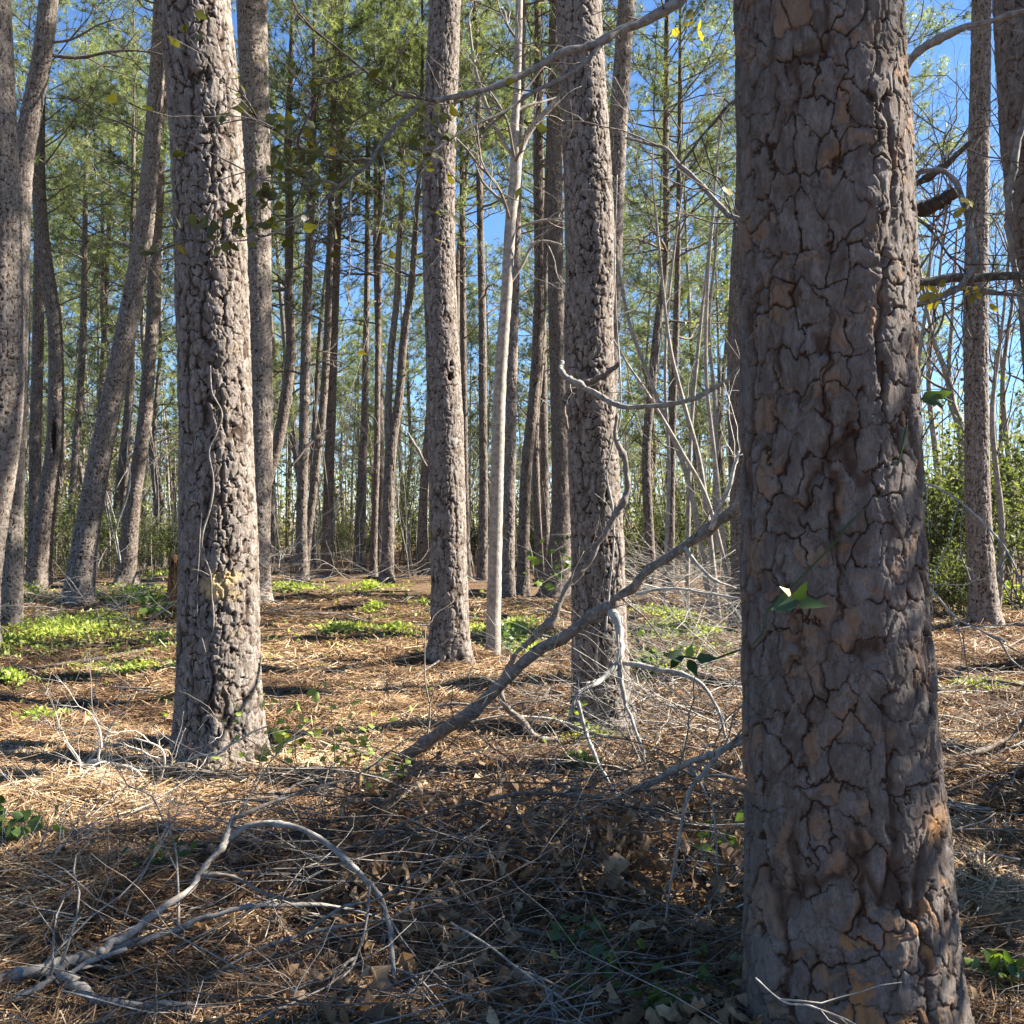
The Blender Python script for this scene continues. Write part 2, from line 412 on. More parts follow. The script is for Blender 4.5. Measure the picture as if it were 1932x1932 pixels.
def trunk_geo(P, rad, nth, dz, seed, pw, ph, amp, furrow=0.5, flare=0.22, zdet=None, fresh=None, z0=None, cw=1.0, flat=0.0, dents=()):
    """A trunk through points P (rising) with radii rad; rings are level, relief from bark_field."""
    P = np.asarray(P, float); rad = np.asarray(rad, float)
    z = P[:, 2]; zt = z[-1]; zb = z[0]
    zd = zt if zdet is None else min(zdet, zt)
    zz = np.arange(zb, zd, dz)
    if zd < zt: zz = np.concatenate([zz, np.arange(zd, zt, 0.12)])
    zz = np.append(zz, zt); n = len(zz)
    t = np.linspace(0, 1, max(60, len(P)*12)); C = spline(P, len(t)); rr = np.interp(t, np.linspace(0, 1, len(P)), rad)
    o = np.argsort(C[:, 2]); cz = C[o, 2]
    cx = np.interp(zz, cz, C[o, 0]); cy = np.interp(zz, cz, C[o, 1]); cr = np.interp(zz, cz, rr[o])
    th = np.arange(nth)*2*np.pi/nth-np.pi*1.5
    TH, ZZ = np.meshgrid(th-th[0], zz)
    rel, mask, rid, kid = bark_field(TH, ZZ, float(np.mean(rad)), seed, pw, ph, furrow, cw)
    hb = ZZ-(z0 if z0 is not None else zb)
    base = cr[:, None]*(1+1.35*flare*np.exp(-np.maximum(hb, 0)/0.24)*(1+0.6*np.sin(TH*3+seed)+0.4*np.sin(TH*5+2.1*seed)))
    base = base*(1+0.035*np.sin(TH*2+seed+ZZ*0.35)+0.02*(vnoise(TH*2, ZZ*0.9, seed+77)-0.5))
    rr2 = base+amp*(rel-0.45)*(1-flat*np.maximum(0, np.cos(TH+th[0]+1.72))**2)
    for dx_, dz_, rx_, rz_, dp_ in dents:
        wob = 1+0.35*(vnoise(ZZ*23, TH*9, 5)-0.5)
        w_ = sstep(1.25, 0.55, np.hypot(((cx[:, None]+base*np.cos(TH+th[0]))-dx_)/(rx_*wob), (ZZ-dz_)/(rz_*wob)))*(np.sin(TH+th[0]) < -0.1)
        rr2 = rr2-dp_*w_; mask = mask*(1-w_)
    Xv = cx[:, None]+rr2*np.cos(TH+th[0]); Yv = cy[:, None]+rr2*np.sin(TH+th[0])
    V = np.stack([Xv, Yv, ZZ], -1)
    fr = np.zeros_like(rel)
    if fresh is not None: fr = fresh(V, rid, kid, mask, hb)
    V = V.reshape(-1, 3)
    idx = np.arange(n*nth).reshape(n, nth); nx_ = np.roll(idx, -1, 1)
    q = np.stack([idx[:-1], nx_[:-1], nx_[1:], idx[1:]], -1).reshape(-1, 4)
    V = np.vstack([V, [cx[-1], cy[-1], zt]]); k = n*nth; j = idx[-1]
    t = np.stack([j, np.roll(j, -1), np.full(nth, k)], 1)
    g = Geo()
    app = lambda a, b_: np.append(a.ravel(), b_)
    g.add(V, q, t, app(0.6*rid+0.4*kid, .5), 0, app(mask, .5), app(fr, 0))
    return g


# ------------------------------------------------------------------ pine crowns
def tufts(g, P, D, n, length, width, mat_=1, tint=None):
    """Brushes of needles at the points P, opening along D."""
    P = np.asarray(P, float); D = np.asarray(D, float); N = len(P)
    d = D[:, None, :]*0.8+R.normal(size=(N, n, 3))*0.60
    d /= np.linalg.norm(d, axis=2, keepdims=True)
    L = length*R.uniform(0.7, 1.15, (N, n, 1))
    s = np.cross(d, R.normal(size=(N, n, 3))); s /= np.linalg.norm(s, axis=2, keepdims=True)+1e-9
    b0 = np.broadcast_to(P[:, None, :], d.shape)+d*L*0.04
    sag = np.zeros_like(d); sag[..., 2] = -0.12*L[..., 0]
    V = np.stack([b0+s*width*0.5, b0-s*width*0.5, b0+d*L+sag], 2).reshape(-1, 3)
    k = np.arange(N*n)*3
    tt = (0.5+0.22*R.normal(size=N)) if tint is None else tint
    g.add(V, None, np.stack([k, k+1, k+2], 1), np.repeat(np.clip(tt, 0, 1), n*3), mat_)


def crown(seed, H, spread, nb, needles, width, length=0.2, r0=0.085, sub=8, young=False, axis=None):
    global R
    keep_r = R; R = np.random.default_rng(seed)
    g = Geo()
    sway = R.normal(size=2)*0.25
    ax = lambda z: np.array([sway[0]*math.sin(z/H*2.4), sway[1]*math.sin(z/H*2.0), z])
    if axis: ax = axis
    else: tube(g, [ax(H*k/6) for k in range(7)], np.linspace(r0, 0.012, 7), 7, 25, 0.5, 0, 0.06)
    P = []; D = []
    for i in range(nb):
        t = (i+R.uniform(0, 1))/nb; z = H*t**0.9*0.97
        az = i*2.39996+R.normal()*0.4
        shape = (1-t)**0.65*(0.55+0.9*min(1, t*3)) if not young else (1-t)**0.8
        L = max(0.35, spread*shape*R.uniform(0.55, 1.15))
        el = R.uniform(-0.05, 0.45)+t*0.5
        d = np.array([math.cos(az)*math.cos(el), math.sin(az)*math.cos(el), math.sin(el)])
        pts = [ax(z)]; ds = [d]
        for k in range(5):
            d = unit(d+R.normal(size=3)*0.13+np.array([0, 0, 0.06])); pts.append(pts[-1]+d*L/5); ds.append(d)
        rb = r0*(1-t*0.85)*0.36
        tube(g, pts, np.linspace(rb, 0.008, 6), 4, 9, 0.2+0.2*R.random(), 0)
        ns = max(3, int(sub*L/spread*1.3+2))
        for j in range(ns):
            f = R.uniform(0.3, 1.0)*5; a = int(min(4, f)); p = pts[a]+(pts[a+1]-pts[a])*(f-a)
            s = unit(np.cross(ds[a], R.normal(size=3)+np.array([0, 0, 1.2]))); an = R.uniform(0.5, 1.0)
            dd = unit(ds[a]*math.cos(an)+s*math.sin(an)*R.choice([-1, 1])+np.array([0, 0, 0.15]))
            l = L*R.uniform(0.16, 0.36)+0.15
            q = [p]; 
            for k in range(3): dd = unit(dd+R.normal(size=3)*0.2+np.array([0, 0, 0.08])); q.append(q[-1]+dd*l/3)
            tube(g, q, [0.008, 0.004], 3, 4, 0.2, 0, cap=False)
            m_ = max(2, int(l/0.19))
            for k in range(m_):
                w = (k+1)/m_*3-1e-3; a2 = int(w); P.append(q[a2]+(q[a2+1]-q[a2])*(w-a2)+R.normal(size=3)*0.03); D.append(unit(dd+R.normal(size=3)*0.45))
        P.append(pts[-1]); D.append(ds[-1])
    P = np.array(P); D = np.array(D)
    clump = 0.5+0.28*np.sin(P[:, 0]*1.7+seed)*np.sin(P[:, 2]*1.3+P[:, 1]*1.9)+0.15*R.normal(size=len(P))
    tufts(g, P, D, needles, length, width, 1, np.clip(clump, 0, 1))
    R = keep_r
    return g.mesh('crown', [M['twig'], M['needle']])


CROWN_FAR = [crown(100+i, 9.0+i % 3*1.2, 2.5+0.25*(i % 4), 50, 25, 0.011, 0.20) for i in range(6)]
CROWN_MID = [crown(200+i, 9.5, 2.9, 46, 28, 0.008, 0.21, sub=10) for i in range(3)]
CROWN_YOUNG = [crown(300+i, 9.0, 2.1, 62, 22, 0.012, 0.21, 0.08, 7, True) for i in range(4)]

# dead side branches, shared by copies
DEAD = []
for i in range(8):
    g = Geo(); grow(g, (0, 0, 0), (1, 0, R.uniform(-0.1, 0.45)), 1.0, 0.016, 2, 0.28+0.1*R.random(), 0.16, 0.01, (3, 5))
    DEAD.append(g.mesh('branch', M['twig']))


# ------------------------------------------------------------------ the pines traced from the photograph
def trace(pts, d, lean=0.0):
    return [at(u, v, d+lean*(pts[0][1]-v)/F*d) for u, v in pts]


def traced_pine(label, pts, ws, d, res, cb=None, group=None, crown_i=None, nb=0, m='bark', pw=0.075, ph=0.11, amp=0.016, furrow=0.5,
                flare=0.2, seed=1, fresh=None, name='pine_tree', cat='pine tree', zdet=None, cs=1.0, cw=1.0, flat=0.0, holes=(), brz=(4, 9), brl=(0.8, 2.2), lean=0.0):
    P = trace(pts, d, lean); rad = [w*0.5*d/F for w in ws]
    if len(rad) == 2:
        L = np.array([p[2] for p in P]); rad = list(np.interp(L, [L[0], L[-1]], rad))
    base = P[0].copy(); gb = float(gz(base[0], base[1])); base[2] = gb
    P[0][2] = gb-0.12
    zdet = zdet or P[-1][2]+0.5
    cb = cb or 11.0
    own = d >= 20 and crown_i is not None
    if own: cb = 8.6+2.6*((seed*0.61803) % 1.0)+(1.2 if d < 24 else 0); goal = max(P[-1][2]+3, cb+8)
    else: goal = cb
    if P[-1][2] < goal:                      # above the frame the stem straightens up to the crown
        dr = (P[-1]-P[-2]); dr = dr/max(dr[2], 1e-3); top = P[-1]; n = 4; h = goal-top[2]; rl = rad[len(pts)-1]; re_ = 0.02 if own else min(0.09, rl*0.75)
        for k in range(1, n+1):
            P.append(top+np.array([dr[0]*h*(k/n)*(1-0.7*k/n), dr[1]*h*k/n*(1-0.7*k/n), h*k/n])); rad.append(rl+(re_-rl)*k/n)
    root = empty(name, label, cat, group, base)
    dents = [(at(u, v, d)[0]-base[0], at(u, v, d)[2]-gb, ru/F*d, rv/F*d, dp) for u, v, ru, rv, dp in holes]
    g = trunk_geo([p-base for p in P], rad, res[0], res[1], seed, pw, ph, amp, furrow, flare, zdet-gb, fresh, 0.0, cw, flat, dents)
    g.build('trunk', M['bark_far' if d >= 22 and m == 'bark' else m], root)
    top = P[-1]-base
    if own:
        az_ = np.array([p-base for p in P]); axf = lambda z: np.array([np.interp(z+cb-gb, az_[:, 2], az_[:, 0]), np.interp(z+cb-gb, az_[:, 2], az_[:, 1]), z+cb-gb])
        put('crown', crown(seed, P[-1][2]-cb, 2.5+0.9*((seed*0.377) % 1.0), 33, 24, 0.0105, 0.21, sub=9, axis=axf), root)
    elif crown_i is not None:
        me, k = crown_i
        c_ = put('crown', me, root, top-np.array([0, 0, 0.25]), k, 1.0)
        c_.scale = (min(1.15, max(0.7, rad[-1]/0.075)),)*3
    Pz = np.array([p[2]-gb for p in P])
    for i in range(nb):
        z = random.uniform(*brz)
        if z > cb-0.3: z = cb-0.5
        x = np.interp(z, Pz, [p[0]-base[0] for p in P]); y = np.interp(z, Pz, [p[1]-base[1] for p in P])
        put('branch', random.choice(DEAD), root, (x, y, z), random.uniform(0, 6.28), random.uniform(*brl))
    return root


def near_fresh(V, rid, kid, mask, hb):
    low = sstep(0.95, 0.1, hb)
    side = sstep(-0.9, -0.2, (V[..., 0]-0.02)/0.3)*sstep(0.85, 0.2, (V[..., 0]-0.02)/0.3)
    a = (kid > 0.80-0.32*low)*low*side*sstep(0.3, 0.6, mask)*0.9
    red = (kid > 0.84)*0.38*sstep(0.3, 0.6, mask)
    w = np.exp(-(((V[..., 0]-0.16)/0.05)**2+((hb-0.72)/0.05)**2))*(V[..., 1] < 0)
    return np.clip(a+red+w*1.2, 0, 1)


def scar_fresh(V, rid, kid, mask, hb):
    cx = 0.06+0.03*np.sin(V[..., 2]*40)
    w = np.exp(-((np.abs(V[..., 0]-cx)/0.10)**4+(np.abs(hb-1.22)/0.085)**4))*(V[..., 1] < 0)
    w = w*(0.65+0.35*(kid > 0.3))
    return np.clip(w*1.3+0.10*(kid > 0.93), 0, 1)


far, mid, yng = CROWN_FAR, CROWN_MID, CROWN_YOUNG
# the large pine in front
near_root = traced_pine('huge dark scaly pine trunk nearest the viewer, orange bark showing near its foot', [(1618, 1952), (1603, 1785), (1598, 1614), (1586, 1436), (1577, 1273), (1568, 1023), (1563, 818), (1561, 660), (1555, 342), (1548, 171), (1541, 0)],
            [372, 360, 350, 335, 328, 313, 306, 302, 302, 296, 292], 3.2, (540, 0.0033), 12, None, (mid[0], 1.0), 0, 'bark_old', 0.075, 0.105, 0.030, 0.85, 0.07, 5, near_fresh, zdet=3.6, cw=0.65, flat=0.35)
traced_pine('thick pine with pale peeled scar low on its sunlit trunk', [(415, 1438), (412, 1272), (412, 1057), (408, 835), (402, 613), (393, 342), (383, 171), (366, 0)],
            [158, 146, 141, 131, 131, 130, 132, 132], 6.8, (280, 0.0065), 12.5, None, (mid[1], 0.3), 0, 'bark', 0.06, 0.08, 0.025, 0.85, 0.16, 11, scar_fresh, zdet=5.8)
traced_pine('straight pine with dark knothole, standing free in mid clearing on needle mound', [(851, 1255), (850, 1194), (846, 1023), (841, 818), (835, 660), (829, 513), (828, 342), (833, 171), (840, 0)],
            [76, 71, 67, 66, 61, 58, 58, 58, 55], 11.4, (150, 0.011), 12.5, None, (mid[2], 2.0), 0, 'bark', 0.06, 0.08, 0.025, 0.7, 0.22, 21, zdet=8.4, holes=((851, 714, 4, 9, 0.06), (853, 690, 3, 5, 0.05)))
traced_pine('big pine wrapped by twisting woody vine beside leaning dead log', [(1137, 1375), (1130, 1194), (1127, 1023), (1117, 818), (1110, 613), (1114, 513), (1109, 342), (1100, 171), (1090, 0)],
            [106, 99, 96, 92, 92, 94, 91, 87, 87], 8.0, (190, 0.008), 12, None, (mid[0], 4.0), 0, 'bark', 0.06, 0.08, 0.025, 0.75, 0.16, 31, zdet=6.4)
traced_pine('tall bare pine trunk against open sky, past the huge front pine', [(1861, 1186), (1853, 1092), (1845, 955), (1843, 818), (1841, 613), (1845, 342), (1849, 171), (1852, 0)],
            [58, 48, 44, 41, 41, 36, 34, 32], 15.4, (96, 0.016), 13, None, (mid[1], 1.4), 2, 'bark', 0.055, 0.075, 0.030, 0.6, 0.2, 41, brz=(9, 12))
traced_pine('dark pine trunk cut off by frame edge with pale vine along it', [(2050, 1371), (2010, 1000), (1990, 700), (1978, 547), (1965, 470), (1953, 342), (1942, 205), (1930, 0)],
            [120, 108, 106, 106, 108, 108, 108, 106], 7.2, (170, 0.009), 12.5, None, (mid[2], 5.1), 0, 'bark_old', 0.07, 0.09, 0.024, 0.6, 0.2, 51, zdet=6.2)
traced_pine('reddish brown pine trunk half hidden behind the huge front pine', [(1414, 1187), (1408, 970), (1402, 820), (1399, 660), (1406, 480), (1414, 340), (1418, 0)],
            [62, 56, 52, 50, 50, 48, 46], 15.3, (96, 0.016), 12.5, None, (mid[0], 2.5), 1, 'bark_old', 0.055, 0.075, 0.030, 0.6, 0.15, 61)
traced_pine('strongly leaning pine rising from green ground cover', [(147, 1140), (161, 1023), (191, 852), (219, 716), (240, 613), (270, 444), (284, 308), (294, 171), (304, 0)],
            [56, 46, 39, 37, 36, 33, 29, 27, 25], 20, (90, 0.018), 12.6, None, (far[0], 0.5), 4, 'bark', 0.055, 0.075, 0.032, 0.6, 0.25, 71, brz=(7, 12))
traced_pine('leaning pine with splayed foot just behind the strongly leaning one', [(236, 1102), (250, 955), (270, 818), (279, 716), (287, 613), (291, 513), (297, 376), (302, 273), (306, 150)],
            [38, 29, 25, 24, 23, 22, 21, 20, 18], 26, (64, 0.024), 11, None, (far[1], 2.5), 5, 'bark', 0.055, 0.075, 0.032, 0.5, 0.3, 81, brz=(5, 11))
traced_pine('pine with long black hollow in its crooked sunlit trunk', [(70, 1106), (82, 1006), (92, 920), (103, 835), (106, 716), (103, 613), (94, 547), (79, 444), (73, 342), (73, 240), (80, 60)],
            [42, 34, 30, 28, 26, 25, 25, 25, 24, 22, 19], 25.5, (64, 0.024), 13, None, (far[2], 1.5), 3, 'bark', 0.055, 0.075, 0.032, 0.5, 0.25, 91, brz=(8, 13), holes=((107, 825, 5, 36, 0.10),))
traced_pine('thin shaded pine close against the trunk with black hollow', [(66, 1095), (65, 1023), (66, 920), (67, 818), (70, 716), (72, 613), (74, 450)],
            [27, 22, 21, 21, 20, 19, 17], 28, (48, 0.03), 11, None, (far[3], 0.2), 4, 'bark', 0.055, 0.075, 0.032, 0.5, 0.2, 101, brz=(6, 11))
traced_pine('stout pale pine at the picture border that forks beneath its upper stem', [(-62, 1222), (-40, 1040), (-12, 880), (2, 760), (5, 600), (2, 330), (-10, 0)],
            [90, 84, 78, 74, 72, 62, 56], 13, (110, 0.014), 11, None, (mid[1], 3.3), 0, 'bark', 0.055, 0.075, 0.030, 0.4, 0.15, 111)
traced_pine('crooked pine stem with swollen knot crossing the pale border pine', [(20, 1180), (24, 900), (30, 640), (34, 480), (40, 325), (60, 205), (79, 110), (92, 0)],
            [40, 40, 40, 38, 38, 34, 33, 32], 15.8, (80, 0.016), 11, None, (far[4], 4.4), 3, 'bark', 0.055, 0.075, 0.030, 0.4, 0.15, 121, brz=(7, 10))
traced_pine('straight sunlit pine standing directly behind the scarred pine', [(478, 1133), (482, 1000), (488, 835), (488, 660), (486, 513), (484, 342), (480, 171), (475, 0)],
            [60, 54, 52, 50, 51, 52, 52, 54], 20, (90, 0.018), 12.8, None, (far[5], 1.2), 2, 'bark', 0.055, 0.075, 0.030, 0.5, 0.2, 131, brz=(9, 12))
traced_pine('dark pine bending sideways at the thicket edge beside the scarred pine', [(492, 1088), (496, 953), (508, 892), (525, 831), (538, 758), (549, 660), (545, 560), (546, 393), (543, 273), (549, 120)],
            [26, 22, 21, 20, 20, 18, 16, 14, 13, 10], 30, (48, 0.03), 14, None, (far[0], 3.5), 7, 'bark', 0.055, 0.075, 0.032, 0.5, 0.2, 141, brz=(6, 13), brl=(1.2, 3))
traced_pine('vine tangled pine, largest of the cluster at the clearing edge', [(569, 1096), (569, 977), (572, 880), (574, 782), (577, 660), (579, 560), (586, 400), (590, 250)],
            [24, 20, 18, 18, 18, 16, 13, 10], 27.8, (48, 0.03), 12, None, (far[1], 5.5), 6, 'bark', 0.055, 0.075, 0.032, 0.5, 0.2, 151, brz=(5, 11))
traced_pine('slim bright pine tilting across the cluster at the clearing edge', [(574, 1090), (581, 1014), (591, 928), (599, 855), (608, 782), (616, 660), (622, 500), (628, 250), (632, 20)],
            [17, 15, 14, 14, 14, 13, 12, 11, 8], 28.6, (44, 0.03), 15, None, (far[2], 0.9), 6, 'bark', 0.055, 0.075, 0.030, 0.5, 0.2, 161, brz=(7, 14))
traced_pine('upright dark pine closing the cluster at the clearing edge', [(616, 1090), (618, 1002), (621, 880), (625, 782), (628, 660), (633, 540), (638, 400), (642, 200)],
            [22, 19, 18, 17, 16, 14, 12, 9], 29, (44, 0.03), 13, None, (far[3], 4.9), 6, 'bark', 0.055, 0.075, 0.030, 0.5, 0.2, 171, brz=(6, 12))
traced_pine('dark pine with widened foot deep among the trees between cluster and forked pine', [(677, 1081), (680, 977), (684, 880), (688, 782), (690, 660), (693, 500), (694, 300)],
            [22, 19, 16, 13, 11, 10, 8], 32, (40, 0.035), 12, None, (far[4], 2.2), 6, 'bark', 0.055, 0.075, 0.032, 0.5, 0.3, 181, brz=(5, 12))
fk = traced_pine('pine forked low into two stems, behind the free standing pine', [(730, 1097), (732, 1026), (734, 928), (738, 843), (752, 758), (760, 660), (767, 600), (776, 540), (784, 430)],
            [26, 22, 20, 20, 15, 14, 13, 12, 9], 27.6, (48, 0.03), 13, None, (far[5], 3.0), 5, 'bark', 0.055, 0.075, 0.030, 0.5, 0.25, 191, brz=(8, 12))
b0 = np.array(fk.location)
fp = [p-b0 for p in trace([(735, 850), (732, 800), (734, 730), (738, 660), (748, 570), (752, 478), (758, 376), (760, 250)], 27.6)]
trunk_geo(fp, [0.11, 0.10, 0.09, 0.085, 0.08, 0.07, 0.06, 0.05], 36, 0.035, 195, 0.055, 0.075, 0.030, 0.5, 0.0).build('fork_stem', M['bark'], fk)
traced_pine('slender pale pine leaning on nothing beside the forked pine', [(703, 1092), (707, 977), (711, 855), (713, 660), (716, 480), (718, 300)],
            [15, 12, 11, 10, 9, 7], 29.5, (36, 0.04), 12, None, (far[0], 5.3), 5, 'bark', 0.055, 0.075, 0.030, 0.5, 0.2, 201, brz=(6, 11))
traced_pine('curved dark pine peeping out behind the free standing pine', [(801, 1090), (798, 977), (803, 880), (812, 760), (816, 600)],
            [21, 17, 15, 14, 12], 29.5, (40, 0.035), 11, None, (far[1], 1.1), 3, 'bark', 0.055, 0.075, 0.030, 0.5, 0.25, 211, brz=(6, 10))
traced_pine('thin pine hugging the lit edge of the free standing pine', [(882, 1090), (878, 900), (875, 700), (873, 500), (872, 300)],
            [15, 13, 12, 11, 8], 29.5, (36, 0.04), 12, None, (far[2], 3.3), 4, 'bark', 0.055, 0.075, 0.030, 0.5, 0.2, 221, brz=(6, 11))
traced_pine('slim dark pole pine between free standing pine and smooth pale hardwood', [(910, 1096), (912, 921), (911, 784), (910, 613), (908, 513), (905, 342), (902, 171), (896, 20)],
            [19, 15, 15, 14, 13, 12, 11, 9], 27.8, (40, 0.035), 15.5, None, (far[3], 2.8), 6, 'bark', 0.055, 0.075, 0.030, 0.5, 0.2, 231, brz=(6, 14))
traced_pine('scaly pine right behind the smooth pale hardwood', [(958, 1128), (960, 1000), (962, 887), (966, 700), (970, 560), (977, 342), (982, 200)],
            [25, 22, 21, 19, 17, 14, 12], 21.6, (56, 0.025), 12, None, (far[4], 0.7), 5, 'bark', 0.055, 0.075, 0.030, 0.5, 0.2, 241, brz=(7, 11))
traced_pine('gently curving pine between smooth hardwood and vine wrapped pine', [(986, 1121), (988, 1023), (993, 887), (1007, 750), (1016, 613), (1017, 513), (1014, 308), (1014, 150)],
            [25, 21, 20, 20, 19, 17, 15, 12], 22.8, (56, 0.025), 12.5, None, (far[5], 4.1), 5, 'bark', 0.055, 0.075, 0.030, 0.5, 0.2, 251, brz=(7, 12))
traced_pine('lesser sunlit pine beside the gently curving pine', [(1020, 1115), (1017, 1040), (1012, 930), (1010, 800), (1020, 680), (1028, 500), (1034, 300)],
            [17, 14, 13, 12, 12, 11, 9], 24.5, (44, 0.03), 12, None, (far[0], 2.0), 4, 'bark', 0.055, 0.075, 0.030, 0.5, 0.2, 261, brz=(6, 11))
traced_pine('dark thin pine deep between the vine wrapped and curving pines', [(1030, 1090), (1028, 921), (1026, 784), (1024, 600), (1022, 400)],
            [17, 15, 14, 12, 10], 30, (40, 0.035), 12, None, (far[1], 0.4), 4, 'bark', 0.055, 0.075, 0.030, 0.5, 0.2, 271, brz=(6, 11))
traced_pine('broad shaded pine with swollen butt just behind the vine wrapped pine', [(1050, 1124), (1055, 1040), (1058, 955), (1055, 784), (1050, 613), (1048, 513), (1048, 273), (1051, 100)],
            [52, 42, 32, 30, 29, 29, 27, 25], 22.4, (72, 0.024), 12.5, None, (far[2], 4.6), 2, 'bark_old', 0.055, 0.075, 0.030, 0.5, 0.3, 281, brz=(8, 12))
traced_pine('pine leaning outward whose upper stem shows behind the vine wrapped pine', [(1130, 1140), (1140, 900), (1152, 600), (1158, 430), (1164, 273), (1173, 137), (1182, 0)],
            [38, 36, 34, 33, 33, 31, 30], 20, (64, 0.024), 12.6, None, (far[3], 1.9), 2, 'bark', 0.055, 0.075, 0.030, 0.5, 0.2, 291, brz=(9, 12))
traced_pine('bent dark pine among bare saplings, lit along one edge', [(1230, 1110), (1222, 955), (1219, 852), (1228, 750), (1241, 613), (1249, 560), (1257, 470), (1256, 308), (1257, 171), (1258, 60)],
            [20, 17, 16, 16, 15, 13, 11, 10, 9, 8], 24.8, (48, 0.028), 13, None, (far[4], 3.7), 8, 'bark', 0.055, 0.075, 0.030, 0.5, 0.2, 301, brz=(6, 13), brl=(1, 2.6))
traced_pine('thin straight dark pine among the bare saplings', [(1265, 1110), (1267, 921), (1270, 784), (1276, 613), (1280, 430), (1282, 250)],
            [14, 12, 11, 10, 9, 7], 25, (40, 0.03), 11.5, None, (far[5], 0.1), 5, 'bark', 0.055, 0.075, 0.030, 0.5, 0.2, 311, brz=(5, 11))
traced_pine('narrow pine at the left back where reddish budding trees show', [(126, 1072), (132, 989), (140, 886), (150, 750), (157, 613), (160, 450)],
            [16, 14, 13, 12, 11, 9], 34, (36, 0.04), 12, None, (far[0], 4.0), 6, 'bark', 0.055, 0.075, 0.030, 0.5, 0.2, 321, brz=(5, 11))
traced_pine('dark forked looking pine silhouetted before the reddish budding trees', [(178, 1066), (184, 900), (189, 800), (193, 716), (198, 600), (206, 420)],
            [14, 12, 12, 11, 10, 8], 38, (32, 0.05), 12, None, (far[1], 2.9), 7, 'bark', 0.055, 0.075, 0.030, 0.5, 0.2, 331, brz=(5, 12), brl=(1.5, 3))
traced_pine('pale pine showing in the gap between both leaning pines', [(205, 1072), (222, 950), (243, 760), (248, 640), (250, 480)],
            [17, 15, 14, 12, 10], 33, (36, 0.04), 12, None, (far[2], 0.8), 5, 'bark', 0.055, 0.075, 0.030, 0.5, 0.2, 341, brz=(5, 11))

# pines crowding behind the clearing: copies of a few stems and crowns
STEMS = []
for i in range(5):
    s = R.normal(size=(4, 2))*0.12; s[0] = 0
    P = [(s[0, 0], s[0, 1], -0.1), (s[1, 0], s[1, 1], 3), (s[1, 0]+s[2, 0], s[1, 1]+s[2, 1], 6), (s[3, 0], s[3, 1], 10)]
    STEMS.append((trunk_geo(P, [0.13, 0.115, 0.10, 0.085], 22, 0.06, 400+i, 0.055, 0.075, 0.030, 0.5, 0.2, z0=0.0).mesh('trunk', M['bark_far']), P[-1]))
YSTEMS = []
for i in range(3):
    s = R.normal(size=(3, 2))*0.06
    P = [(0, 0, -0.1), (s[0, 0], s[0, 1], 1.5), (s[1, 0], s[1, 1], 3.4)]
    YSTEMS.append((trunk_geo(P, [0.10, 0.09, 0.08], 16, 0.06, 450+i, 0.06, 0.09, 0.015, 0.5, 0.2, z0=0.0).mesh('trunk', M['bark_far']), P[-1]))


def back_pine(u, d, stems, crowns, label, group, s, nb, name='pine_tree'):
    p = at(u, 0, d); p[2] = float(gz(p[0], p[1]))
    r = empty(name, label, 'pine tree', group, p)
    r.rotation_euler = (random.gauss(0, 0.025), random.gauss(0, 0.025), random.uniform(0, 6.28)); r.scale = (s,)*3
    me, top = random.choice(stems)
    put('trunk', me, r); put('crown', random.choice(crowns), r, np.array(top)-np.array([0, 0, 0.2]), random.uniform(0, 6.28), random.uniform(0.85, 1.15))
    for k in range(nb):
        put('branch', random.choice(DEAD), r, (0, 0, random.uniform(4.5, 9.5)), random.uniform(0, 6.28), random.uniform(0.8, 2.2))


LB = 'slender pine in the crowded wood behind the clearing, bare stem and tufted top'
for k in range(46):
    u = -250+2300*((k*0.61803) % 1.0); d = 31+34*((k*0.7548) % 1.0)
    if 1690 < u < 1990 and d < 60: continue
    back_pine(u+random.uniform(-20, 20), d, STEMS, far, LB, 'pines crowded behind the clearing', random.uniform(0.75, 1.1), 3)
LY = 'young pine with low green boughs far behind the clearing'
for k in range(66):
    u = -200+2250*((k*0.61803+0.3) % 1.0); d = 35+36*((k*0.7548+0.2) % 1.0)
    if 1700 < u < 1960: continue
    back_pine(u+random.uniform(-20, 20), d, YSTEMS, yng, LY, 'young pines far behind the clearing', random.uniform(0.75, 1.5), 0)
back_pine(1625, 24, STEMS, far, 'pine mostly hidden by the huge front trunk, its needle boughs spreading onto open sky', None, 1.0, 2)

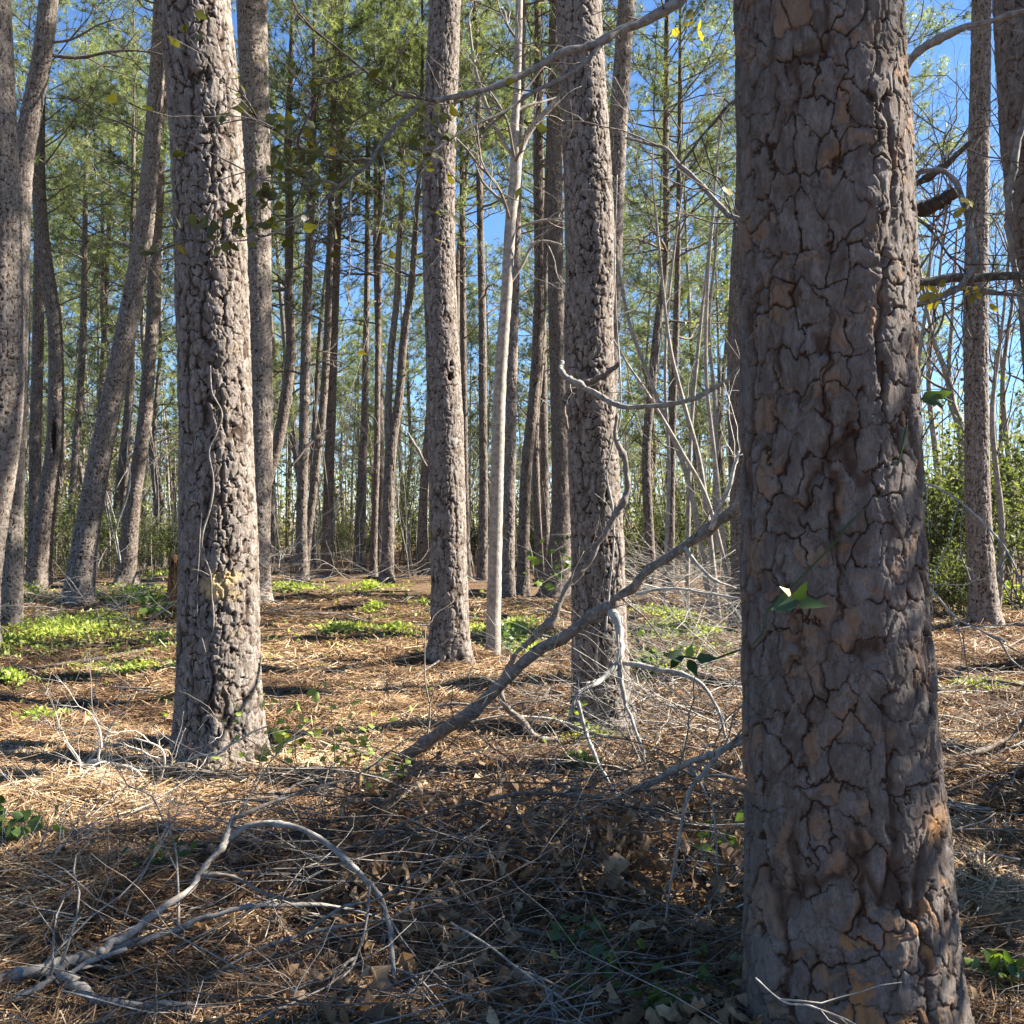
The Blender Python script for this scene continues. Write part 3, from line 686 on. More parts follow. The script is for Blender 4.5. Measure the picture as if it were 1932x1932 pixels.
# ------------------------------------------------------------------ hardwoods and bare saplings
def bare_tree(name, label, pts, ws, d, mname='hardwood', tint=0.5, nl=8, lvl=2, Lr=(0.8, 2.0), zr=(0.3, 1.0), cat='tree', up=0.04, group=None, limbs=(), ext=2.5, leaf=None, tt=0.45, lean=0.0):
    P = trace(pts, d, lean); base = P[0].copy(); base[2] = float(gz(base[0], base[1])); P[0][2] = base[2]-0.1
    rad = [w*0.5*d/F for w in ws]
    if len(rad) == 2: rad = list(np.linspace(rad[0], rad[1], len(P)))
    dr = unit(P[-1]-P[-2])
    if ext: P.append(P[-1]+dr*ext*0.5+np.array([0, 0, ext*0.1])); rad.append(rad[-1]*0.6); P.append(P[-1]+dr*ext*0.4+np.array([0.1, 0, ext*0.2])); rad.append(rad[-1]*0.4)
    r = empty(name, label, cat, group, base)
    g = Geo(); C = tube(g, [p-base for p in P], rad, 14 if rad[0] > 0.03 else 8, len(P)*8, tint, 0, 0.035)
    g.build('trunk', M[mname], r)
    for lp, lw in limbs:
        g = Geo(); L = trace(lp, d)
        tube(g, [p-base for p in L], [w*0.5*d/F for w in lw], 8, len(L)*5, tint*0.8, 0, 0.04)
        for k in range(4):
            i = R.integers(1, len(L)); grow(g, L[i]-base, unit(L[i]-L[i-1])+R.normal(size=3)*0.5, 0.8, 0.008, 1, tt, 0.25)
        g.build('limb', M[mname], r)
    g = Geo(); tips = []
    for k in range(nl):
        i = int(len(C)*R.uniform(*zr)); i = min(i, len(C)-2); t = unit(C[i+1]-C[i]); s = unit(np.cross(t, R.normal(size=3)))
        grow(g, C[i], t*R.uniform(0.4, 0.9)+s*0.8, R.uniform(*Lr), max(0.004, rad[0]*0.22), lvl, tt, 0.2, up, (3, 5), tips)
    if nl:
        if leaf:
            Pp = np.array([t[0] for t in tips]); k = leaf[1]
            PP = np.repeat(Pp, k, 0)+R.normal(size=(len(Pp)*k, 3))*0.06
            leaves(g, PP, R.normal(size=PP.shape), leaf[2]*R.uniform(0.6, 1.2, len(PP)), 0.38, 0.2, np.clip(leaf[3]+R.normal(size=len(PP))*0.12, 0, 1), 1)
            g.build('twig_crown', [M['twig'], M[leaf[0]]], r)
        else: g.build('twig_crown', M['twig'], r)
    return r


bare_tree('hardwood_tree', 'smooth pale hardwood trunk forking high beside the free standing pine', [(930, 1238), (932, 1130), (935, 1023), (940, 818), (944, 716), (951, 613), (956, 547), (964, 410), (973, 325), (971, 239), (975, 171), (980, 0)],
          [30, 27, 25, 24, 23, 22, 21, 21, 22, 16, 15, 13], 12.2, tint=0.62, nl=10, zr=(0.5, 1), Lr=(0.6, 1.6), ext=4,
          limbs=[([(973, 330), (985, 275), (1010, 232), (1050, 191), (1080, 150), (1120, 60)], [15, 13, 12, 10, 8, 5]),
                 ([(958, 540), (985, 500), (1005, 462), (1030, 455), (1060, 462)], [7, 6, 6, 5, 3]),
                 ([(962, 440), (990, 425), (1030, 415), (1065, 420)], [6, 5, 5, 3]),
                 ([(972, 300), (945, 260), (915, 190), (895, 120), (885, 40)], [8, 7, 7, 6, 4])])
SAP = [('bare grey sapling bowing far sideways across the gap', [(1345, 1090), (1302, 921), (1250, 780), (1205, 660), (1188, 613), (1165, 500)], [11, 5], 17),
       ('bare grey sapling arching beside the bowing one', [(1358, 1095), (1325, 900), (1290, 760), (1262, 640), (1240, 430)], [11, 5], 16.5),
       ('bare sapling standing upright nearest the reddish brown pine', [(1382, 1100), (1350, 880), (1332, 700), (1336, 520), (1346, 400)], [10, 5], 17),
       ('pale bare sapling leaning toward the reddish brown pine', [(1296, 1095), (1302, 850), (1318, 650), (1340, 450), (1352, 330)], [9, 4], 18),
       ('skinny bare sapling beside the bent dark pine', [(1250, 1105), (1262, 900), (1255, 720), (1262, 560), (1288, 350)], [8, 4], 19),
       ('bare sapling slanting low across the sapling clump', [(1395, 1110), (1340, 960), (1285, 850), (1220, 740), (1180, 680)], [10, 4], 15.5),
       ('leafing sapling with yellow green sprays behind the clump', [(1345, 1092), (1350, 800), (1338, 620), (1350, 480)], [10, 5], 22)]
for k, (lb, pts, ws, d) in enumerate(SAP):
    bare_tree('sapling', lb, pts, ws, d, tint=0.5+0.08*(k % 3), nl=9, zr=(0.3, 0.98), Lr=(0.6, 1.5), ext=1.5, cat='sapling', tt=0.55, leaf=('leaf', 2, 0.06, 0.85) if k == 6 else None)
bare_tree('hardwood_tree', 'forked bare hardwood showing past the tall pine at the sunny side', [(1822, 1105), (1818, 968), (1817, 848), (1809, 797), (1797, 763), (1792, 728), (1780, 690), (1761, 640), (1745, 560)],
          [24, 21, 18, 17, 15, 13, 10, 8, 6], 21, tint=0.5, nl=14, zr=(0.45, 1), Lr=(1.0, 2.6), ext=2, tt=0.3,
          limbs=[([(1793, 735), (1791, 690), (1794, 640), (1800, 540), (1806, 430)], [11, 9, 8, 6, 4])])
for lb, u, d, sd in (('tall bare twiggy tree on the sky at the sunny side, nearer one', 1900, 24, 1), ('bare twiggy tree behind the tall pine at the sunny side', 1760, 30, 2), ('far bare tree with fine twigs at picture border', 1960, 32, 3), ('bare many twigged tree just past the front pine on open sky', 1735, 20, 4), ('nearest bare twiggy tree by the dark border pine', 1880, 17, 5)):
    v0 = HOR+EYE*F/d
    bare_tree('hardwood_tree', lb, [(u, v0), (u+10, v0-170), (u-8, v0-380), (u+12, v0-560)], [15, 6], d, tint=0.4, nl=18, zr=(0.25, 1), Lr=(1.2, 3.2), ext=3, tt=0.22, up=0.05)
for k, (u, d, s) in enumerate(((150, 62, 1.0), (215, 66, 1.1), (290, 60, 0.95), (325, 64, 1.0), (95, 64, 1.0))):
    p = at(u, 0, d); p[2] = 0
    r = empty('budding_tree', 'reddish budding hardwood far away at the back left', 'tree', 'reddish budding trees far at the back', p)
    g = Geo(); tube(g, [(0, 0, -0.1), (0.1, 0, 2.5), (0, 0.1, 5)], [0.16, 0.1], 8, 9, 0.3); g.build('trunk', M['hardwood'], r)
    g = Geo(); tips = []
    for j in range(12): grow(g, (0, 0, R.uniform(1.8, 5)), R.normal(size=3)*0.6+np.array([0, 0, 0.9]), R.uniform(2.5, 4), 0.04, 2, 0.3, 0.15, 0.03, (4, 5), tips)
    Pp = np.repeat(np.array([t[0] for t in tips]), 4, 0); Pp = Pp+R.normal(size=Pp.shape)*0.18
    leaves(g, Pp, R.normal(size=Pp.shape), 0.13, 0.4, 0.2, R.random(len(Pp)), 1)
    g.build('crown', [M['twig'], M['bud']], r); r.scale = (s,)*3

# ------------------------------------------------------------------ shrubs and thicket
SHRUB = []
for i in range(5):
    g = Geo(); tips = []
    hh = (2.2, 3.0, 1.7, 3.6, 2.6)[i]
    for j in range(11):
        grow(g, (R.normal()*0.35, R.normal()*0.35, 0), R.normal(size=3)*0.35+np.array([0, 0, 1.0]), hh*R.uniform(0.5, 0.85), 0.014, 2, 0.3, 0.16, 0.02, (3, 5), tips)
    st = g.mesh('stem', M['twig'])
    Pp = np.array([t[0] for t in tips]); k = 7
    Pp = np.repeat(Pp, k, 0)+R.normal(size=(len(Pp)*k, 3))*0.13
    g2 = Geo(); leaves(g2, Pp, R.normal(size=Pp.shape)+np.array([0, 0, 0.2]), 0.10*R.uniform(0.6, 1.2, len(Pp)), 0.27, 0.3, np.clip((0.28, 0.45, 0.35, 0.5, 0.2)[i]+R.normal(size=len(Pp))*0.16, 0, 1))
    SHRUB.append((st, g2.mesh('foliage', M['shrub'], False)))


def shrub(u, d, i, s, label, group=None, rz=None):
    p = at(u, 0, d); p[2] = float(gz(p[0], p[1]))
    r = empty('shrub', label, 'shrub', group, p); r.scale = (s, s, s*random.uniform(0.85, 1.15)); r.rotation_euler = (0, 0, random.uniform(0, 6.28))
    put('stem', SHRUB[i][0], r); put('foliage', SHRUB[i][1], r)


for k in range(38):
    u = -80+2100*((k*0.61803+0.1) % 1.0); d = 29+20*((k*0.7548+0.4) % 1.0)
    shrub(u, d, k % 5, random.uniform(0.5, 1.2), 'evergreen understory shrub in the thicket behind the clearing', 'evergreen shrubs of the back thicket')
for u, d, i, s, lb in ((1760, 19, 0, 1.15, 'dense dark bush between the huge front pine and the tall pine'), (1735, 21, 3, 1.0, 'taller yellow green bush rising behind the dark bush by the front pine'),
                       (1905, 18, 1, 1.15, 'broad evergreen bush beyond the tall pine at the sunny side'), (1940, 21, 4, 1.4, 'darkest tall bush at the border beyond the tall pine'),
                       (1785, 17, 2, 0.6, 'low ivy covered bush at the foot of the tall pine'), (1870, 24, 3, 1.0, 'light green bush behind the tall pine'),
                       (115, 30, 3, 0.95, 'bright leafed shrub between the hollow pine and the leaning pine'), (222, 29, 1, 0.8, 'bright leafed shrub showing between the two leaning pines'),
                       (30, 30, 1, 1.0, 'shrub behind the pale border pine')):
    shrub(u, d, i, s, lb)

# the far wood, one mass
g = Geo()
for k in range(800):
    x = R.uniform(-75, 75); y = R.uniform(48, 95); h = R.uniform(4, 13); r = R.uniform(0.03, 0.10)
    l = R.normal(size=2)*0.05*h
    tube(g, [(x, y, -0.1), (x+l[0]*0.3, y+l[1]*0.3, h*0.5), (x+l[0], y+l[1], h)], [r, r*0.35], 5, 5, R.uniform(0.2, 0.7), 0)
N = 60000
y = R.uniform(46, 100, N); x = R.uniform(-1, 1, N)*(y*0.62+6); zz = np.abs(R.normal(size=N))*4.6*(0.35+1.2*vnoise(x*0.25, y*0.1, 9))+R.uniform(0, 0.6, N)
leaves(g, np.stack([x, y, zz], 1), R.normal(size=(N, 3)), R.uniform(0.14, 0.34, N), 0.33, 0.3, np.clip(0.85+R.normal(size=N)*0.14, 0, 1), 1)
tag(g.build('far_wood', [M['hardwood'], M['shrub']]), 'tangled far wood of thin stems and brush behind everything', kind='stuff')

# thin bare stems and brush of the thicket edge (nobody could count these)
g = Geo()
for k in range(800):
    u = R.uniform(-150, 2050); d = R.uniform(28, 48)
    p = at(u, 0, d); p[2] = 0
    grow(g, p, (R.normal()*0.16, R.normal()*0.1, 1), R.uniform(1.2, 7.5), R.uniform(0.008, 0.026), 1, R.uniform(0.15, 0.95), 0.09, 0.03, (2, 4))
tag(g.build('thicket_brush', M['twig']), 'bare thin stems of brush along the back edge of the clearing', kind='stuff')

# ------------------------------------------------------------------ the oak behind the front pine, its overhanging limbs
def px(pts, d0, d1=None):
    d1 = d0 if d1 is None else d1
    n = len(pts)-1
    return [at(u, v, d0+(d1-d0)*i/n) for i, (u, v) in enumerate(pts)]


def limb(parent, base, pts, ws, d0, d1, tint=0.45, side=5, sl=(0.3, 0.8), lvl=1, name='limb', mname='twig', sr=0.006, rough=0.03, down=0.0):
    P = px(pts, d0, d1); n = len(P)-1
    rad = [w*0.5*(d0+(d1-d0)*i/n)/F for i, w in enumerate(np.interp(np.linspace(0, 1, n+1), np.linspace(0, 1, len(ws)), ws))]
    g = Geo(); C = tube(g, [p-base for p in P], rad, 9, n*6+1, tint, 0, rough*1.5, kink=0.3); tips = []
    for k in range(side):
        i = R.integers(2, len(C)-1); t = unit(C[i]-C[i-1]); s = unit(np.cross(t, R.normal(size=3)))
        grow(g, C[i], t*0.6+s*0.8-np.array([0, 0, down]), R.uniform(*sl), sr*R.uniform(0.5, 1.1), lvl, tint*0.85, 0.22, 0.0, (2, 4), tips)
    g.build(name, M[mname], parent)
    return tips, C


ob = at(1600, HOR, 5.6); ob[2] = float(gz(ob[0], ob[1]))
oak = empty('oak_tree', 'slender oak hidden behind the huge front pine, its bare limbs arching out both sides', 'tree', None, ob)
g = Geo(); op = [at(1600, 1537, 5.6), at(1590, 1100, 5.6), at(1605, 600, 5.6), at(1590, 100, 5.6), at(1570, -150, 5.6), at(1560, -420, 5.6)]
tube(g, [p-ob for p in op], [0.085, 0.075, 0.065, 0.055, 0.045, 0.03], 12, 40, 0.4, 0, 0.03); g.build('trunk', M['hardwood'], oak)
lf = []
t_, C = limb(oak, ob, [(1572, -120), (1420, -60), (1330, -40), (1250, 20), (1180, 55), (1110, 88), (1060, 100), (1000, 130), (930, 165), (880, 178), (820, 190), (760, 225), (725, 265), (690, 315), (640, 350), (590, 395), (520, 420)], [26, 22, 20, 18, 16, 14, 13, 12, 11, 10, 10, 9, 8, 7, 6, 5, 3], 5.6, 5.0, 0.55, 14, (0.25, 0.8)); lf += t_
t_, C = limb(oak, ob, [(1250, 20), (1150, 70), (1090, 130), (1020, 165), (960, 205), (900, 235), (850, 262), (800, 300)], [9, 8, 7, 6, 4], 5.5, 5.0, 0.5, 8, (0.25, 0.7)); lf += t_
t_, C = limb(oak, ob, [(825, 190), (760, 180), (710, 150), (660, 110), (620, 80), (560, 30)], [7, 6, 5, 4], 5.1, 4.9, 0.25, 8, (0.2, 0.6)); lf += t_
t_, C = limb(oak, ob, [(700, 300), (640, 300), (580, 285), (540, 260), (470, 225), (330, 260)], [6, 5, 4, 2], 5.0, 4.8, 0.3, 7, (0.2, 0.6)); lf += t_
t_, C = limb(oak, ob, [(640, 350), (600, 340), (550, 345), (500, 340), (440, 310), (300, 240)], [5, 4, 3, 2], 5.0, 4.8, 0.5, 6, (0.2, 0.5)); lf += t_
t_, C = limb(oak, ob, [(590, 395), (540, 430), (480, 450), (420, 455), (330, 448)], [4, 3, 2], 5.0, 4.8, 0.5, 8, (0.15, 0.4)); lf += t_
limb(oak, ob, [(1600, 260), (1660, 190), (1700, 135), (1740, 90), (1800, 60), (1870, 42), (1960, 15)], [20, 18, 16, 14, 13, 11, 9], 5.6, 5.2, 0.55, 5, (0.3, 0.7))
limb(oak, ob, [(1600, 620), (1500, 520), (1410, 425), (1370, 400), (1330, 355), (1290, 320), (1255, 280), (1220, 270), (1180, 260)], [15, 12, 11, 10, 9, 8, 6, 4], 5.6, 6.2, 0.5, 10, (0.3, 0.8))
limb(oak, ob, [(1590, 330), (1480, 260), (1400, 190), (1340, 240), (1300, 290), (1265, 330)], [8, 7, 6, 5, 3], 5.6, 5.4, 0.2, 9, (0.3, 0.9))
limb(oak, ob, [(1600, 380), (1720, 350), (1770, 320), (1800, 295), (1860, 245)], [14, 12, 11, 10, 6], 5.6, 5.4, 0.15, 8, (0.3, 0.8))
limb(oak, ob, [(1600, 510), (1720, 530), (1780, 524), (1850, 524), (1950, 522)], [20, 18, 17, 16, 14], 5.6, 5.6, 0.15, 6, (0.3, 0.8))
limb(oak, ob, [(1600, 600), (1720, 575), (1770, 560), (1810, 545), (1860, 550), (1930, 558)], [14, 13, 12, 10, 6], 5.6, 5.4, 0.45, 8, (0.3, 0.9))
limb(oak, ob, [(1600, 350), (1710, 335), (1750, 322), (1785, 325), (1810, 360), (1828, 420), (1842, 480), (1832, 510), (1805, 545), (1760, 570)], [10, 10, 10, 10, 11, 12, 11, 10, 8, 5], 5.5, 5.2, 0.5, 8, (0.3, 0.8))
limb(oak, ob, [(1600, 380), (1720, 410), (1760, 440), (1790, 480), (1830, 520)], [6, 5, 4, 3], 5.5, 5.3, 0.15, 9, (0.3, 0.9))
limb(oak, ob, [(1590, 880), (1720, 905), (1780, 925), (1840, 970), (1900, 1040), (1930, 1110)], [5, 5, 4, 3], 5.5, 5.0, 0.75, 6, (0.3, 0.8))
limb(oak, ob, [(1590, 1010), (1730, 1090), (1800, 1160), (1850, 1190), (1900, 1210)], [5, 4, 3], 5.4, 5.0, 0.8, 6, (0.3, 0.8))
# the few leaves still on the limbs
lp = [p for p, _ in lf if p[0]+ob[0] < 0.25]
random.shuffle(lp); lp = lp[:110]
cl = np.array([at(u, v, dd)-ob for u, v, dd in ((440, 400, 4.85), (455, 430, 4.85), (420, 420, 4.85), (400, 440, 4.8), (470, 395, 4.9), (530, 300, 4.9), (560, 330, 4.9), (520, 345, 4.9), (590, 300, 4.9), (600, 350, 5.0), (575, 270, 4.9), (545, 240, 4.9), (825, 260, 5), (835, 285, 5), (800, 240, 5), (770, 300, 5), (820, 215, 5), (490, 350, 4.85))])
allC = np.vstack([t[0] for t in lf])
for c_ in cl:
    g = Geo()
    a = allC[np.argmin(np.linalg.norm(allC-c_, axis=1))]; m_ = (a+c_)/2+R.normal(size=3)*0.03; tube(g, [a, m_, c_], [0.003, 0.0015], 4, 8, 0.4); g.build('twig', M['twig'], oak)
LP = np.vstack([np.array(lp), np.repeat(cl, 9, 0)+R.normal(size=(len(cl)*9, 3))*0.055])
g = Geo(); D = R.normal(size=LP.shape); D[:, 2] -= 0.5
curled_leaves(g, LP, D, R.uniform(0.045, 0.08, len(LP)), np.clip(0.50+R.normal(size=len(LP))*0.16, 0, 0.85), 0, 0.35, (0.06, 0.35, 0.62, 1.0, 0.9, 0.25))
yl = np.array([at(u, v, 5.3)-ob for u, v in ((1845, 385), (1830, 392), (1800, 405), (1790, 540), (1760, 548), (1840, 565), (1820, 550), (1780, 575), (1860, 570), (1380, 370), (1395, 378), (1300, 40), (1290, 50), (1310, 62), (1770, 545), (1850, 555), (1740, 555))])
yl = np.repeat(yl, 2, 0)+R.normal(size=(len(yl)*2, 3))*0.02
curled_leaves(g, yl, R.normal(size=yl.shape), R.uniform(0.05, 0.08, len(yl)), np.clip(0.92+R.normal(size=len(yl))*0.08, 0, 1), 0, 0.35)
g.build('foliage', M['oak_leaf'], oak)

# broken stub of the front pine
nb_ = np.array(near_root.location)
g = Geo(); P = px([(1640, 400), (1712, 395), (1745, 394), (1775, 380), (1802, 362)], 3.3, 3.25)
tube(g, [p-nb_ for p in P], [0.024, 0.024, 0.023, 0.021, 0.019], 16, 40, 0.02, 0, 0.10); g.build('branch_stub', M['twig'], near_root)

# off-frame leafy tree whose shade falls over the foreground
r = empty('holly_tree', 'evergreen tree standing just outside the view that shades the foreground', 'tree', None, (5.6, 5.0, 0))
g = Geo(); tips = []
tube(g, [(0, 0, -0.1), (0.1, 0, 2), (0, 0.1, 4), (0, 0, 6.0)], [0.15, 0.03], 10, 20, 0.4); g.build('trunk', M['hardwood'], r)
g = Geo()
for k in range(44):
    z = 0.8+4.6*k/44; a = k*2.4
    grow(g, (0, 0, z), (math.cos(a), math.sin(a), 0.25), 1.8*(1-0.45*(k/44)), 0.025, 2, 0.3, 0.15, 0.02, (3, 5), tips)
Pp = np.repeat(np.array([t[0] for t in tips]), 5, 0); Pp = Pp+R.normal(size=Pp.shape)*0.14
leaves(g, Pp, R.normal(size=Pp.shape), 0.10*R.uniform(0.7, 1.3, len(Pp)), 0.33, 0.25, np.clip(0.3+R.normal(size=len(Pp))*0.15, 0, 1), 1)
g.build('crown', [M['twig'], M['leaf']], r)

for k, (x, y, s, f) in enumerate(((7.0, 11.6, 1.3, 1.8), (10.5, 18.2, 1.3, 1.6), (12.2, 16.2, 1.35, 1.7), (12.5, 20.5, 1.3, 1.6), (16, 24, 1.3, 1.6), (16, 6.9, 1.25, 1.7))):
    r = empty('pine_tree', 'pine standing outside the view on the sunny side', 'pine tree', 'pines outside the view on the sunny side', (x, y, 0)); r.scale = (s, s, s); r.rotation_euler = (0, 0, k*1.3)
    me, top = STEMS[k % 5]
    put('trunk', me, r, None, None, (f*0.9, f*0.9, 1)); put('crown', CROWN_FAR[k % 6], r, np.array(top)*np.array([f*0.9, f*0.9, 1])-np.array([0, 0, 0.2]), k*1.7, 0.8)

# ------------------------------------------------------------------ leaning log, vines
def fallen(name, label, cat, pts, ws, d0, d1, tint=0.5, side=6, sl=(0.25, 0.7), lvl=1, extra=(), group=None, mname='twig', sr=0.006, rough=0.05, sides=10):
    P = px(pts, d0, d1) if d1 is not None else [ground(u, v)+np.array([0, 0, 0.03]) for u, v in pts]
    base = P[0].copy(); r = empty(name, label, cat, group, base); n = len(P)-1
    ww = np.interp(np.linspace(0, 1, n+1), np.linspace(0, 1, len(ws)), ws)
    g = Geo(); C = tube(g, [p-base for p in P], [w*0.42*p[1]/F for w, p in zip(ww, P)], sides, n*7+1, tint, 0, rough*1.6, kink=0.35)
    for k in range(side):
        i = R.integers(2, len(C)-1); t = unit(C[i]-C[i-1]); s = unit(np.cross(t, R.normal(size=3)))
        grow(g, C[i], t*0.7+s*0.7, R.uniform(*sl), sr*R.uniform(0.5, 1.2), lvl, tint*0.9, 0.2, 0.0, (2, 4))
    g.build('stem', M[mname], r)
    for e, w, t in extra:
        g = Geo(); Q = [at(u, v, d)-base for u, v, d in e]
        tube(g, Q, [w*0.5*e[0][2]/F, w*0.25*e[0][2]/F], 7, len(Q)*6, t, 0, 0.08, kink=0.4)
        sb = g.build('side_branch', M[mname], r)
        for k in range(4):
            g = Geo(); i = R.integers(1, len(Q)); grow(g, Q[i], unit(Q[i]-Q[i-1])+R.normal(size=3)*0.5, R.uniform(*sl), sr*0.6, lvl, t, 0.2); g.build('twig', M[mname], sb)
    return r


fallen('leaning_log', 'long grey dead log leaning up from the needles past the vine wrapped pine', 'log',
       [(742, 1435), (830, 1385), (900, 1335), (1000, 1245), (1100, 1170), (1150, 1147), (1200, 1100), (1280, 1040), (1350, 990), (1400, 945), (1470, 880)],
       [26, 33, 30, 28, 26, 25, 25, 25, 26, 28, 28], 6.85, 6.0, 0.42, 14, (0.3, 0.9), 1,
       extra=[([(1150, 1150, 6.4), (1168, 1190, 6.3), (1170, 1240, 6.2), (1165, 1270, 6.2)], 18, 0.75), ([(1168, 1250, 6.2), (1130, 1285, 6.1), (1090, 1310, 6), (1075, 1350, 6)], 10, 0.7),
              ([(1168, 1260, 6.2), (1180, 1320, 6.1), (1195, 1370, 6), (1215, 1420, 5.9)], 9, 0.7), ([(1170, 1250, 6.2), (1250, 1265, 6.1), (1310, 1280, 6), (1345, 1320, 6), (1370, 1390, 5.9)], 10, 0.72),
              ([(1090, 1320, 6), (1105, 1380, 6), (1130, 1440, 5.8), (1150, 1480, 5.7)], 9, 0.85), ([(1200, 1120, 6.3), (1270, 1110, 6.2), (1340, 1120, 6.1), (1420, 1132, 6)], 7, 0.95),
              ([(1340, 1000, 6.1), (1370, 930, 6.0), (1385, 880, 6), (1395, 850, 6)], 10, 0.9), ([(1290, 1035, 6.1), (1340, 1090, 6), (1390, 1110, 6)], 7, 0.8)], mname='twig')
fallen('woody_vine', 'thick brown vine looping from the ground up the big pine', 'vine',
       [(1060, 1402), (1010, 1392), (985, 1360), (957, 1335), (945, 1305), (955, 1265), (985, 1225), (1020, 1195), (1052, 1150), (1075, 1100), (1110, 1060), (1140, 1010), (1165, 965), (1182, 930), (1182, 880), (1160, 830), (1165, 780)],
       [14, 15, 16, 15, 14, 13, 13, 14, 14, 13, 13, 13, 14, 14, 13, 10, 6], 7.45, 7.55, 0.45, 8, (0.25, 0.6), 1)
fallen('woody_vine', 'bare horizontal vine stretched from the vine wrapped pine towards the front pine', 'vine',
       [(1058, 680), (1060, 705), (1085, 722), (1115, 738), (1150, 757), (1180, 768), (1230, 766), (1290, 757), (1345, 733), (1385, 712), (1430, 690)], [9, 12, 13, 13, 13, 12, 11, 10, 10, 9, 8], 7.6, 6.6, 0.55, 5, (0.3, 0.7), 1)
fallen('woody_vine', 'short brown vine curling across the front of the vine wrapped pine', 'vine',
       [(1072, 810), (1066, 780), (1064, 760), (1075, 742), (1100, 728), (1130, 712), (1150, 700), (1168, 685)], [8, 11, 13, 13, 12, 12, 12, 10], 7.62, 7.62, 0.35, 2, (0.2, 0.4), 0)
fallen('climbing_vine', 'thin whitish vine creeping up the scarred pine', 'vine',
       [(380, 1345), (398, 1290), (390, 1230), (402, 1190), (400, 1130), (396, 1080), (380, 1020), (398, 950), (402, 900), (395, 850), (408, 820), (418, 780), (400, 740), (397, 690)], [4, 4, 4, 4, 4, 4, 5, 5, 4, 4, 4, 4, 3, 2], 6.55, 6.55, 0.5, 5, (0.08, 0.2), 0, sr=0.003)
fallen('climbing_vine', 'second fainter vine on the shaded edge of the scarred pine', 'vine',
       [(388, 1230), (375, 1180), (372, 1120), (375, 1060), (378, 1000), (380, 960), (370, 945), (345, 948)], [3, 3, 3, 3, 2], 6.53, 6.54, 0.45, 3, (0.08, 0.2), 0, sr=0.003)
fallen('climbing_vine', 'pale thin vine hanging down the lit face of the vine wrapped pine', 'vine',
       [(1142, 1190), (1150, 1110), (1158, 1020), (1155, 960), (1146, 900), (1155, 840), (1172, 780), (1166, 640), (1160, 500), (1165, 330)], [4, 4, 4, 4, 4, 3, 2], 7.6, 7.62, 0.8, 7, (0.15, 0.4), 0, sr=0.003)
fallen('climbing_vine', 'pale ropy vine hugging the dark border pine', 'vine',
       [(1952, 60), (1948, 160), (1930, 240), (1912, 310), (1904, 370), (1904, 430), (1912, 490), (1925, 560), (1945, 640)], [16, 17, 17, 16, 15, 14, 14, 12, 12], 6.95, 6.95, 0.5, 2, (0.2, 0.5), 0)
fallen('curving_vine', 'pale crooked vine rising before the pine with splayed foot', 'vine',
       [(228, 1062), (220, 1020), (222, 985), (240, 940), (246, 900), (240, 862), (243, 820), (247, 760)], [4, 4, 4, 4, 4, 3, 3, 2], 23.5, 23.5, 0.75, 2, (0.5, 0.9), 0)

# greenbrier over the front pine
def greenbrier(label, pts, d0, d1, lv, w=4):
    P = px(pts, d0, d1); base = P[0].copy(); r = empty('greenbrier_vine', label, 'vine', None, base)
    g = Geo(); tube(g, [p-base for p in P], [w*0.5*d0/F]*2, 5, len(P)*5, 0.45); g.build('stem', M['leaf'], r)
    for u, v, d, du, dv, s, t in lv:
        g = Geo(); p = at(u, v, d)-base; D = np.array([[du, -0.25, dv]])
        curled_leaves(g, p[None], D, np.array([s]), np.array([t]), 0, 0.25, (0.25, 1.0, 0.9, 0.62, 0.3, 0.02), 0.30, (0.25, -1, 0.5)); g.build('leaf', M['leaf'], r)
    return r


greenbrier('green vine with fresh leaves and one orange leaf across the front pine', [(1420, 1215), (1440, 1190), (1450, 1150), (1500, 1100), (1560, 1040), (1610, 980), (1660, 935), (1690, 890), (1712, 800)], 2.88, 2.98,
           [(1500, 1128, 2.86, -1, -0.45, 0.085, 0.2), (1500, 1130, 2.86, -0.7, -0.55, 0.06, 0.25), (1505, 1132, 2.86, 0.3, 1.0, 0.065, 0.22), (1492, 1122, 2.86, -0.7, 0.5, 0.045, 1.0), (1505, 1135, 2.86, 1.0, -0.15, 0.085, 0.3)])
greenbrier('sprig of vine leaves jutting from the sunny edge of the front pine', [(1705, 830), (1716, 790), (1722, 765), (1760, 745), (1800, 760)], 3.1, 3.1,
           [(1722, 765, 3.1, -0.6, 0.3, 0.04, 0.75), (1740, 755, 3.1, 0.8, 0.3, 0.07, 0.3), (1755, 750, 3.1, 0.5, -0.6, 0.07, 0.25), (1765, 748, 3.1, 0.9, 0.3, 0.05, 0.35)])
greenbrier('dark leafed sprig hanging in the gap beside the front pine', [(1400, 1225), (1370, 1235), (1340, 1245), (1300, 1240), (1260, 1235)], 3.6, 3.6,
           [(1290, 1240, 3.6, -1, 0.2, 0.08, 0.1), (1300, 1240, 3.6, 0.1, 1, 0.05, 0.1), (1300, 1245, 3.6, 0.3, -0.8, 0.07, 0.12), (1315, 1242, 3.6, 1, 0.05, 0.07, 0.1), (1280, 1240, 3.6, -0.5, -0.6, 0.06, 0.15)])

